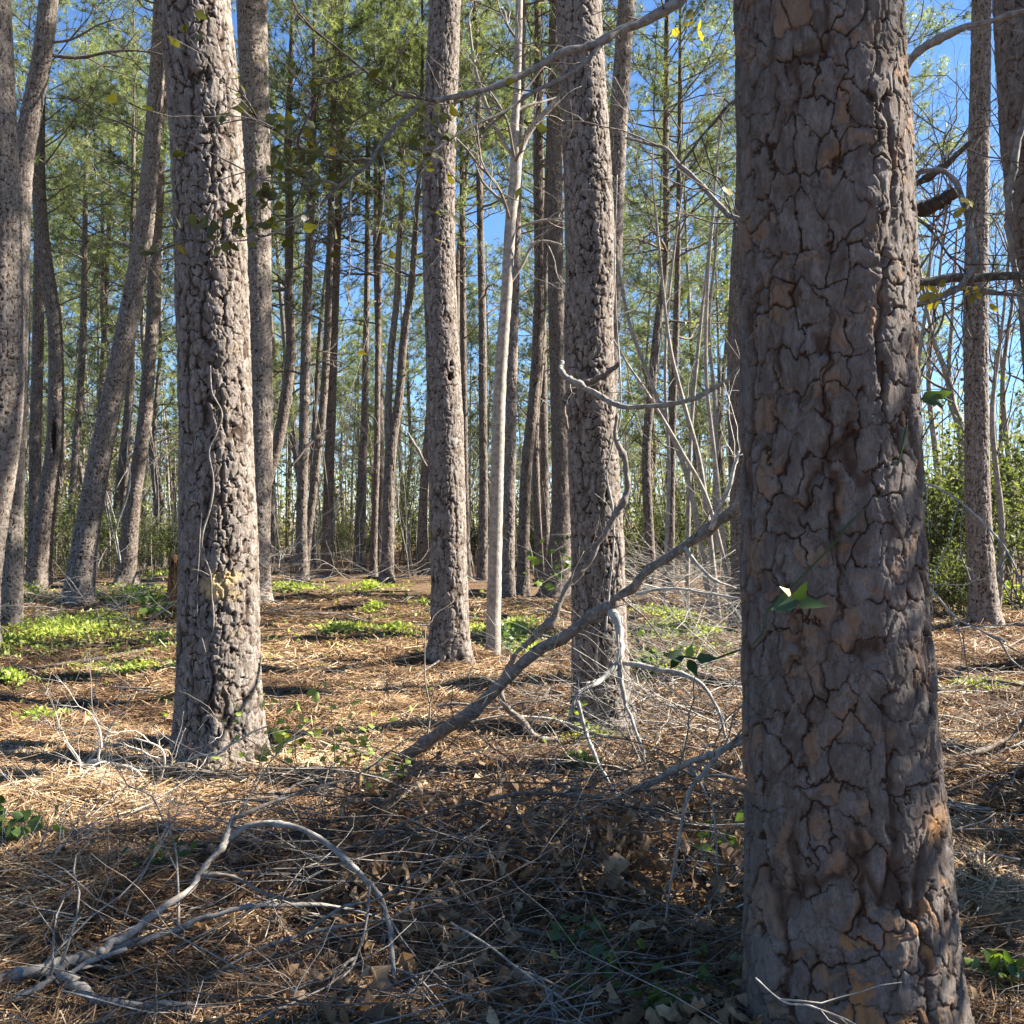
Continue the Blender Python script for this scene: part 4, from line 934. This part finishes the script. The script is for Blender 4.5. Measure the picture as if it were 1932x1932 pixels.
# ------------------------------------------------------------------ fallen branches in the foreground
fallen('fallen_branch', 'forked grey branch lying closest at lower left, longest of the brush', 'branch',
       [(-40, 1868), (0, 1853), (85, 1829), (120, 1815), (188, 1798), (256, 1778), (325, 1754), (410, 1723), (496, 1708), (581, 1708), (660, 1716), (760, 1745)], [32, 32, 28, 26, 20, 17, 15, 12, 10, 9, 7, 4], 3.35, 4.0, 0.56, 10, (0.3, 0.9), 1,
       extra=[([(188, 1798, 3.5), (215, 1780, 3.55), (260, 1752, 3.6), (308, 1713, 3.7), (359, 1675, 3.8), (376, 1648, 3.85), (410, 1610, 3.9), (427, 1573, 3.95), (441, 1539, 4.0)], 19, 0.55),
              ([(395, 1630, 3.88), (444, 1573, 3.95), (506, 1552, 3.95), (564, 1562, 3.9), (615, 1590, 3.85), (660, 1631, 3.8), (693, 1665, 3.7), (720, 1699, 3.65), (734, 1750, 3.6), (741, 1819, 3.5), (744, 1890, 3.4), (742, 1960, 3.3)], 13, 0.58),
              ([(376, 1648, 3.85), (440, 1655, 3.85), (510, 1690, 3.8), (560, 1700, 3.8)], 9, 0.4), ([(441, 1545, 4.0), (500, 1520, 4.1), (580, 1490, 4.3), (660, 1470, 4.5)], 9, 0.45)])
fallen('fallen_branch', 'smooth curved grey bough sagging along the bottom left corner', 'branch',
       [(112, 1822), (125, 1845), (144, 1862), (188, 1887), (239, 1897), (308, 1899), (393, 1901), (461, 1911), (547, 1930), (640, 1965)], [20, 22, 23, 23, 22, 21, 20, 19, 17, 15], 3.32, 3.2, 0.6, 2, (0.2, 0.5), 0)
fallen('fallen_branch', 'thin lichen grey branch below the long forked one', 'branch', [(-20, 1905), (68, 1863), (137, 1836), (171, 1812), (240, 1790)], [15, 14, 12, 9], 3.3, 3.5, 0.62, 4, (0.2, 0.6), 1)
fallen('fallen_branch', 'slim grey branch slanting through the shaded leaves', 'branch', [(340, 1850), (427, 1808), (475, 1798), (530, 1778), (581, 1761), (660, 1744), (740, 1735)], [5, 7, 8, 8, 7, 5], 3.55, 3.8, 0.55, 6, (0.3, 0.7), 1)
fallen('fallen_branch', 'drooping branchlet fanning out from the grey arch over dead leaves', 'branch', [(744, 1826), (795, 1853), (860, 1932), (900, 1990)], [6, 5, 4], 3.5, 3.2, 0.55, 3, (0.2, 0.5), 1)
fallen('fallen_branch', 'twig dropping from the fork of the grey arch', 'branch', [(698, 1670), (696, 1700), (686, 1768), (665, 1820), (641, 1853), (610, 1930)], [6, 6, 5, 4], 3.68, 3.3, 0.5, 3, (0.2, 0.5), 1)
fallen('fallen_branch', 'short rotten branch half sunk in straw at the left border', 'branch', [(5, 1718), (68, 1682), (109, 1665), (147, 1641), (190, 1628)], [13, 16, 16, 13, 8], 4.3, 4.6, 0.6, 5, (0.2, 0.5), 1,
       extra=[([(70, 1682, 4.35), (90, 1650, 4.35), (105, 1610, 4.35), (125, 1590, 4.35)], 7, 0.85), ([(75, 1684, 4.35), (140, 1680, 4.3), (185, 1690, 4.3)], 6, 0.9), ([(180, 1625, 4.6), (215, 1640, 4.6), (250, 1645, 4.6)], 6, 0.85)])
fallen('fallen_branch', 'bleached bare branch tangle before the foot of the scarred pine', 'branch', [(-20, 1488), (40, 1478), (103, 1467), (154, 1450), (185, 1436), (246, 1450), (280, 1477), (291, 1480), (308, 1457), (311, 1436), (301, 1409), (253, 1392)],
       [10, 10, 9, 9, 8, 7, 6, 6, 5, 5, 4, 3], 5.9, 5.7, 0.98, 8, (0.2, 0.5), 1,
       extra=[([(185, 1436, 5.8), (190, 1400, 5.8), (185, 1370, 5.8), (175, 1350, 5.8)], 5, 0.95), ([(150, 1530, 5.6), (148, 1480, 5.7), (150, 1440, 5.7), (130, 1405, 5.7)], 6, 0.98), ([(240, 1463, 5.7), (255, 1487, 5.6), (262, 1540, 5.5)], 6, 0.9)])
fallen('fallen_branch', 'white twigs curling round the foot of the scarred pine', 'branch', [(350, 1460), (352, 1440), (372, 1425), (405, 1425), (435, 1405), (470, 1385), (505, 1370)], [4, 5, 5, 5, 4], 6.3, 6.1, 1.0, 5, (0.2, 0.5), 1)
fallen('fallen_branch', 'lichen spotted branch slanting low into the front pine', 'branch', [(1120, 1528), (1188, 1494), (1257, 1463), (1302, 1439), (1374, 1409), (1420, 1393), (1480, 1370)], [10, 13, 15, 15, 14, 12], 5.0, 3.9, 0.62, 8, (0.3, 0.7), 1)
fallen('fallen_branch', 'steep grey branch hanging down beside the front pine', 'branch', [(1255, 1740), (1268, 1660), (1285, 1562), (1302, 1494), (1333, 1453), (1374, 1412), (1420, 1380)], [4, 7, 9, 11, 12, 12], 3.6, 3.8, 0.6, 7, (0.2, 0.6), 1)
fallen('fallen_branch', 'pale half buried log on the straw in front of the leaning log', 'log', [(815, 1478), (880, 1470), (960, 1468), (1030, 1466)], [18, 24, 22, 12], 6.35, 6.35, 0.95, 2, (0.2, 0.4), 0, rough=0.09)
fallen('fallen_branch', 'dark long branch arching over the leaf pile', 'branch', [(560, 1650), (680, 1590), (800, 1540), (900, 1512), (1000, 1498), (1100, 1500), (1200, 1525), (1330, 1560)], [5, 7, 8, 9, 9, 8, 6], 4.5, 4.6, 0.3, 9, (0.3, 0.8), 1)
fallen('fallen_branch', 'dark branch lying level through the leaf pile', 'branch', [(690, 1750), (800, 1745), (930, 1750), (1040, 1765), (1110, 1800), (1180, 1850)], [8, 9, 9, 8, 5], 4.0, 3.8, 0.35, 7, (0.3, 0.7), 1)
fallen('fallen_branch', 'long thin grey whip crossing the dead leaves towards the green sprigs', 'branch', [(850, 1740), (930, 1790), (1010, 1850), (1080, 1900), (1150, 1960)], [5, 5, 4], 3.5, 3.2, 0.6, 3, (0.2, 0.5), 1)
fallen('fallen_branch', 'dark broken stick poking out past the front pine low down', 'branch', [(1790, 1770), (1840, 1762), (1880, 1755), (1915, 1740)], [9, 11, 8, 4], 3.75, 3.9, 0.1, 1, (0.1, 0.3), 0)
fallen('fallen_branch', 'long dark pole on the ground beyond the front pine', 'branch', [(1730, 1277), (1800, 1279), (1870, 1285), (1950, 1298)], [8, 9, 9, 7], 10.2, 9.6, 0.3, 2, (0.3, 0.8), 1)
fallen('fallen_branch', 'reddish crooked branch on needles at the sunny border', 'branch', [(1755, 1432), (1820, 1425), (1880, 1405), (1925, 1370), (1945, 1320)], [9, 9, 10, 8, 6], 6.6, 7.0, 0.35, 6, (0.3, 0.8), 1)
fallen('fallen_branch', 'grey rotten branch at the sunny border below the reddish one', 'branch', [(1760, 1500), (1830, 1492), (1890, 1480), (1960, 1470)], [10, 12, 12, 10], 5.9, 6.1, 0.4, 5, (0.3, 0.7), 1)
fallen('fallen_branch', 'whitish stick on shaded needles near the front pine', 'branch', [(1772, 1620), (1820, 1612), (1870, 1612), (1925, 1622)], [5, 6, 5, 3], 4.7, 4.7, 0.95, 3, (0.15, 0.4), 0)
fallen('fallen_branch', 'thin pale wand arching low before the front pine foot', 'branch', [(1425, 1845), (1480, 1890), (1530, 1900), (1600, 1925), (1680, 1975)], [3, 4, 4, 3], 2.75, 2.6, 0.9, 4, (0.1, 0.35), 0, sr=0.003)
fallen('fallen_branch', 'dark limb lying across the clearing left of the scarred pine', 'branch', [(20, 1262), (110, 1256), (200, 1248), (270, 1235), (330, 1222)], [6, 9, 10, 9, 7], None, None, 0.25, 5, (0.3, 0.9), 1)
fallen('fallen_branch', 'broken limb propped between leaning pines and scarred pine', 'branch', [(250, 1200), (280, 1170), (310, 1150), (345, 1128)], [5, 6, 6, 5], 16.5, 15.5, 0.5, 4, (0.4, 1.0), 1)
fallen('fallen_branch', 'dead limb lodged slanting in the pine cluster', 'branch', [(548, 880), (575, 850), (600, 822), (625, 808)], [5, 6, 7, 6], 26.5, 27, 0.3, 5, (0.5, 1.2), 1)
fallen('fallen_branch', 'dead limb wedged behind the free standing pine', 'branch', [(770, 818), (788, 850), (806, 880)], [5, 6, 5], 27, 27, 0.5, 3, (0.5, 1.2), 1)
fallen('fallen_branch', 'dark sticks at the foot mound of the free standing pine', 'branch', [(690, 1318), (740, 1290), (790, 1275), (830, 1262)], [4, 6, 6, 4], None, None, 0.2, 6, (0.3, 0.8), 1)

# stump behind the scarred pine
sp = ground(338, 1172); sr_ = empty('tree_stump', 'rotten red brown stump half hidden behind the scarred pine', 'stump', None, sp)
g = trunk_geo([(0, 0, -0.1), (0.02, 0, 0.3), (0.03, 0, 0.95)], [0.24, 0.19, 0.17], 60, 0.02, 555, 0.05, 0.3, 0.05, 0.9, 0.35, z0=0.0)
V = np.concatenate(g.v); V[:, 2] += np.where(V[:, 2] > 0.8, R.uniform(-0.25, 0.18, len(V)), 0); g.v = [V]
g.build('trunk', M['rot'], sr_)

# sticks strewn over the clearing: copies of a few
STICK = []
for i in range(6):
    g = Geo(); grow(g, (0, 0, 0), (1, 0, 0), 1.0, 0.011, 1 if i % 2 else 2, 0.3+0.12*i, 0.13, -0.005, (2, 4)); STICK.append(g.mesh('stick', M['twig']))
for k in range(170):
    d = 5.5+17*(R.random()**0.8); u = R.uniform(-40, 1980)
    p = at(u, 0, d); p[2] = float(gz(p[0], p[1]))+0.02
    o = put('stick', STICK[k % 6], None, p, R.uniform(0, 6.28), R.uniform(0.5, 1.5)); o.rotation_euler = (R.uniform(-0.3, 0.3), R.uniform(-0.18, 0.06), R.uniform(0, 6.28))
    tag(o, 'small dead stick strewn on the needle covered clearing floor', 'stick', 'dead sticks strewn over the clearing')

# ------------------------------------------------------------------ brush tangles
def scatter_twigs(name, label, boxes):
    g = Geo()
    for (u0, u1, v0, v1, n, hmax, L, r, tint, upz) in boxes:
        for k in range(n):
            u = R.uniform(u0, u1); v = R.uniform(v0, v1)
            p = ground(u, v); p[2] += R.uniform(0, hmax)
            a = R.normal()*0.6+(0 if R.random() < 0.5 else math.pi)
            grow(g, p, (math.cos(a), math.sin(a), R.normal()*0.25+upz), R.uniform(*L), R.uniform(*r), 1, np.clip(R.normal(tint, 0.16), 0, 1), 0.14, -0.015, (1, 4))
    tag(g.build(name, M['twig']), label, kind='stuff')


scatter_twigs('twig_tangle', 'tangle of thin dead twigs over the foreground and clearing floor',
              [(520, 1500, 1490, 1720, 300, 0.28, (0.4, 1.2), (0.0015, 0.0055), 0.33, 0.0), (100, 1450, 1680, 2050, 170, 0.16, (0.3, 1.0), (0.0012, 0.004), 0.5, 0.0),
               (1160, 1440, 1190, 1480, 300, 0.45, (0.4, 1.3), (0.0018, 0.005), 0.68, 0.35), (1180, 1420, 1110, 1240, 120, 0.9, (0.6, 1.6), (0.003, 0.006), 0.75, 0.3), (-40, 520, 1420, 1640, 90, 0.10, (0.25, 0.8), (0.0015, 0.004), 0.72, 0.15),
               (520, 1180, 1260, 1480, 90, 0.06, (0.3, 0.9), (0.002, 0.005), 0.45, 0.12), (1730, 2000, 1230, 1600, 100, 0.12, (0.3, 1.0), (0.002, 0.006), 0.6, 0.1),
               (1730, 2000, 1600, 2000, 40, 0.08, (0.3, 0.8), (0.0015, 0.004), 0.5, 0.05), (-60, 340, 1120, 1200, 90, 0.35, (0.5, 1.4), (0.004, 0.008), 0.7, 0.3),
               (450, 560, 1080, 1170, 60, 1.0, (0.8, 2.2), (0.004, 0.009), 0.75, 0.4), (1180, 1420, 1080, 1200, 90, 0.8, (0.8, 2.0), (0.004, 0.008), 0.7, 0.4),
               (-50, 2000, 1150, 1420, 130, 0.05, (0.3, 0.9), (0.003, 0.006), 0.45, 0.05), (480, 1200, 1085, 1120, 80, 0.3, (0.6, 1.6), (0.006, 0.014), 0.5, 0.15)])

# ------------------------------------------------------------------ straw, dead leaves, green cover
N = 210000
d = 2.7*(22/2.7)**(R.random(N)**1.15); u = R.uniform(-150, 2080, N); x = (u-966)/F*d
ang = 2.6*vnoise(x*1.6+50, d*1.6, 3)*2+R.normal(size=N)*0.75
L = R.uniform(0.08, 0.26, N)*(1+0.02*d); wd = 0.0013+0.00062*d
lift = np.abs(R.normal(size=N))*0.02+0.035*sstep(0.55, 0.8, vnoise(x*2.2+9, d*2.2, 5))
z = gz(x, d)+0.004+lift*R.random(N)
el = R.normal(size=N)*0.22
D = np.stack([np.cos(ang)*np.cos(el), np.sin(ang)*np.cos(el), np.sin(el)], 1)
S = np.stack([-np.sin(ang), np.cos(ang), R.normal(size=N)*0.5], 1); S /= np.linalg.norm(S, axis=1, keepdims=True)
B = np.stack([x, d, z], 1); bow = R.normal(size=N)*0.12
rows = []
for t in (-0.5, 0.0, 0.5):
    c_ = B+D*(L*t)[:, None]+S*(L*bow*(0.25-t*t))[:, None]
    c_[:, 2] = np.maximum(c_[:, 2], gz(c_[:, 0], c_[:, 1])+0.003)
    rows += [c_-S*(wd*0.5)[:, None], c_+S*(wd*0.5)[:, None]]
V = np.stack(rows, 1).reshape(-1, 3); k = np.arange(N)*6
q = np.vstack([np.stack([k, k+1, k+3, k+2], 1), np.stack([k+2, k+3, k+5, k+4], 1)])
tn = np.clip(0.06+0.66*vnoise(x*0.9+3, d*0.9, 8)+R.normal(size=N)*0.24, 0, 1)
g = Geo(); g.add(V, q, None, np.repeat(tn, 6))
tag(g.build('pine_straw', M['straw'], smooth=False), 'carpet of fallen orange brown pine needles', kind='stuff')


def litter(n, u0, u1, v0, v1, hmax, s0, s1, tint, flat=0.5, sd=0.22):
    u = R.uniform(u0, u1, n); v = R.uniform(v0, v1, n); d = EYE*F/(v-HOR); x = (u-966)/F*d
    P = np.stack([x, d, gz(x, d)+0.008+hmax*R.random(n)**1.5], 1)
    D = R.normal(size=(n, 3)); D[:, 2] *= flat
    return P, D, R.uniform(s0, s1, n), np.clip(R.normal(tint, sd, n), 0, 1)


g = Geo()
for a in ((1100, 640, 1450, 1640, 2050, 0.05, 0.05, 0.10, 0.5, 0.6), (1700, 640, 1440, 1500, 1740, 0.20, 0.05, 0.10, 0.50, 1.4), (600, 640, 1440, 1480, 1780, 0.22, 0.025, 0.05, 0.6, 1.5), (350, 350, 700, 1700, 2050, 0.03, 0.05, 0.09, 0.55, 0.5),
          (500, -60, 1440, 1400, 1700, 0.03, 0.04, 0.08, 0.65, 0.6), (500, 1180, 1440, 1380, 1560, 0.12, 0.04, 0.08, 0.5, 0.9), (400, 1740, 2050, 1280, 1950, 0.03, 0.04, 0.08, 0.5, 0.6), (900, -100, 2050, 1180, 1420, 0.02, 0.05, 0.09, 0.6, 0.5),
          (60, 900, 1430, 1850, 1990, 0.08, 0.08, 0.13, 0.7, 0.9)):
    P, D, s, t = litter(*a); curled_leaves(g, P, D, s*R.uniform(0.6, 1.3, len(s)), t, 0, 1.6, ratio=R.uniform(0.2, 0.45, len(s)))
tag(g.build('leaf_litter', M['dry'], smooth=False), 'dead curled brown leaves heaped over the foreground', kind='stuff')

# low green plants
g = Geo()
for (u, v, ru, rv, n, h, t) in ((120, 1198, 150, 26, 2600, 0.16, 0.72), (10, 1215, 70, 20, 900, 0.12, 0.65), (200, 1175, 60, 12, 500, 0.1, 0.55), (260, 1125, 90, 16, 900, 0.14, 0.45), (250, 1265, 120, 14, 500, 0.06, 0.45), (20, 1285, 50, 12, 300, 0.08, 0.5),
                               (650, 1195, 60, 14, 900, 0.09, 0.55), (745, 1190, 40, 12, 600, 0.09, 0.5), (705, 1150, 26, 8, 350, 0.08, 0.7), (800, 1140, 20, 8, 250, 0.08, 0.6), (975, 1195, 60, 20, 1100, 0.1, 0.5), (1000, 1225, 40, 14, 500, 0.1, 0.45),
                               (560, 1110, 60, 6, 400, 0.1, 0.5), (700, 1108, 60, 5, 400, 0.1, 0.55), (1270, 1190, 80, 16, 1300, 0.1, 0.55), (1260, 1160, 80, 8, 700, 0.1, 0.65), (1330, 1200, 40, 12, 500, 0.1, 0.6), (1230, 1265, 40, 24, 500, 0.2, 0.3),
                               (1120, 1390, 60, 10, 180, 0.05, 0.4), (1100, 1450, 40, 14, 130, 0.06, 0.5), (400, 1320, 200, 40, 160, 0.06, 0.3), (60, 1350, 60, 14, 200, 0.08, 0.4), (1850, 1300, 90, 14, 350, 0.06, 0.3), (1900, 1130, 80, 18, 700, 0.3, 0.5), (20, 1130, 100, 20, 900, 0.25, 0.4), (330, 1090, 90, 8, 500, 0.2, 0.4), (300, 1220, 420, 60, 700, 0.1, 0.45), (900, 1190, 420, 50, 700, 0.08, 0.5), (1300, 1240, 200, 60, 300, 0.1, 0.4), (500, 1120, 500, 20, 700, 0.15, 0.5)):
    a = R.uniform(0, 6.28, n); rr = np.abs(R.normal(size=n))*0.5*(1+0.9*(R.random(n) < 0.22))
    uu = u+ru*rr*np.cos(a); vv = np.maximum(1055, v+rv*rr*np.sin(a)*1.0); d = EYE*F/(vv-HOR); x = (uu-966)/F*d
    P = np.stack([x, d, gz(x, d)+0.01+h*R.random(n)*np.exp(-rr*rr)], 1); D = R.normal(size=(n, 3)); D[:, 2] = np.abs(D[:, 2])*0.7
    leaves(g, P, D, R.uniform(0.03, 0.07, n)*(0.6+d*0.045), 0.28, 0.25, np.clip(R.normal(t, 0.22, n), 0, 1))
tag(g.build('ground_cover', M['cover'], smooth=False), 'patches of low bright green plants on the clearing floor', kind='stuff')


def plant(label, u, v, h, n, s, tint, spread=0.18, name='seedling', ns=5, m='leaf'):
    p = ground(u, v); r = empty(name, label, 'plant', None, p); g = Geo(); tips = []
    for k in range(ns): grow(g, (R.normal()*spread*0.3, R.normal()*spread*0.3, 0), R.normal(size=3)*0.35+np.array([0, 0, 1.0]), h*R.uniform(0.6, 1), 0.003, 1, 0.3, 0.1, 0.01, (2, 4), tips)
    g.build('stem', M['twig'], r)
    Pp = np.array([t[0] for t in tips]); k = max(1, n//len(Pp)); Pp = np.repeat(Pp, k, 0)+R.normal(size=(len(Pp)*k, 3))*spread*0.25
    g = Geo(); D = R.normal(size=Pp.shape); D[:, 2] *= 0.5
    curled_leaves(g, Pp, D, s*R.uniform(0.6, 1.2, len(Pp)), np.clip(R.normal(tint, 0.1, len(Pp)), 0, 1), 0, 0.35, (0.1, 0.7, 1.0, 0.85, 0.5, 0.03)); g.build('foliage', M[m], r)


plant('bright green leafy seedling in sun beside the scarred pine foot', 600, 1478, 0.42, 120, 0.07, 0.75, 0.3)
plant('pale green seedling cluster just behind the bright one', 655, 1455, 0.3, 60, 0.06, 0.72, 0.25)
plant('dusty green low shrublet in front of the pale half buried log', 740, 1520, 0.2, 70, 0.06, 0.35, 0.25)
plant('low bushy green plant between scarred pine and leaning pine', 298, 1175, 0.42, 160, 0.13, 0.6, 0.5)
plant('dark green sprig in the shaded leaves, bushiest one', 1150, 1850, 0.16, 60, 0.055, 0.25, 0.2)
plant('dark green sprig sprouting above the bushiest sprig', 1110, 1800, 0.14, 30, 0.05, 0.28, 0.16)
plant('green sprig at the bottom near the front pine foot', 1260, 1925, 0.14, 30, 0.05, 0.35, 0.14)
plant('leafy green shoot beside the front pine foot', 1400, 1890, 0.2, 26, 0.05, 0.32, 0.12)
plant('green shoot with broad leaves by the hanging steep branch', 1380, 1660, 0.22, 20, 0.07, 0.5, 0.14)
plant('sapling sprig with fresh leaves at the foot of the vine wrapped pine', 1100, 1400, 0.16, 40, 0.06, 0.72, 0.3)
plant('dark spreading fern like plant right of the vine wrapped pine', 1230, 1295, 0.34, 120, 0.08, 0.35, 0.35)
plant('small seedling in shade of the dry left slope', 300, 1700, 0.14, 24, 0.045, 0.3, 0.12)
plant('broad leafed green plant at the left border in straw', 25, 1650, 0.14, 16, 0.08, 0.45, 0.14)
plant('leafy green sapling before the broad shaded pine', 1052, 1135, 1.3, 60, 0.2, 0.55, 0.5)
plant('glossy bush at mid clearing under the smooth hardwood', 965, 1225, 0.25, 90, 0.09, 0.3, 0.45)
plant('lone green blade shoot in the lower right shade', 1885, 1880, 0.1, 8, 0.07, 0.55, 0.1)

# ------------------------------------------------------------------ sky, sun, camera
AZ, EL = 79.0, 38.0
w = bpy.data.worlds.new('World'); sc.world = w; w.use_nodes = True
nt = w.node_tree; bg = nt.nodes['Background']
sky = nt.nodes.new('ShaderNodeTexSky'); sky.sky_type = 'NISHITA'; sky.sun_disc = False
sky.sun_elevation = math.radians(EL); sky.sun_rotation = math.radians(AZ); sky.air_density = 1.0; sky.dust_density = 0.0; sky.ozone_density = 9.0
nt.links.new(sky.outputs[0], bg.inputs[0]); bg.inputs[1].default_value = 0.05
ld = bpy.data.lights.new('sun', 'SUN'); ld.energy = 5.0; ld.angle = math.radians(0.53); ld.color = (1.0, 0.95, 0.86)
lo = bpy.data.objects.new('sun', ld); col.objects.link(lo)
sd = Vector((math.sin(math.radians(AZ))*math.cos(math.radians(EL)), math.cos(math.radians(AZ))*math.cos(math.radians(EL)), math.sin(math.radians(EL))))
lo.rotation_euler = (-sd).to_track_quat('-Z', 'Y').to_euler(); lo.location = (0, 0, 30)

cd = bpy.data.cameras.new('camera'); cd.sensor_width = 36; cd.lens = 36*F/W; cd.clip_end = 4000; cd.clip_start = 0.05
cd.shift_y = (HOR-966)/W
cam = bpy.data.objects.new('camera', cd); col.objects.link(cam); cam.location = (0, 0, EYE); cam.rotation_euler = (math.radians(90), 0, 0)
sc.camera = cam
sc.view_settings.view_transform = 'Standard'; sc.view_settings.look = 'None'; sc.view_settings.gamma = 1; sc.view_settings.exposure = 2.3
sc.cycles.max_bounces = 6; sc.cycles.diffuse_bounces = 2; sc.cycles.glossy_bounces = 2; sc.cycles.transmission_bounces = 3; sc.cycles.use_denoising = True
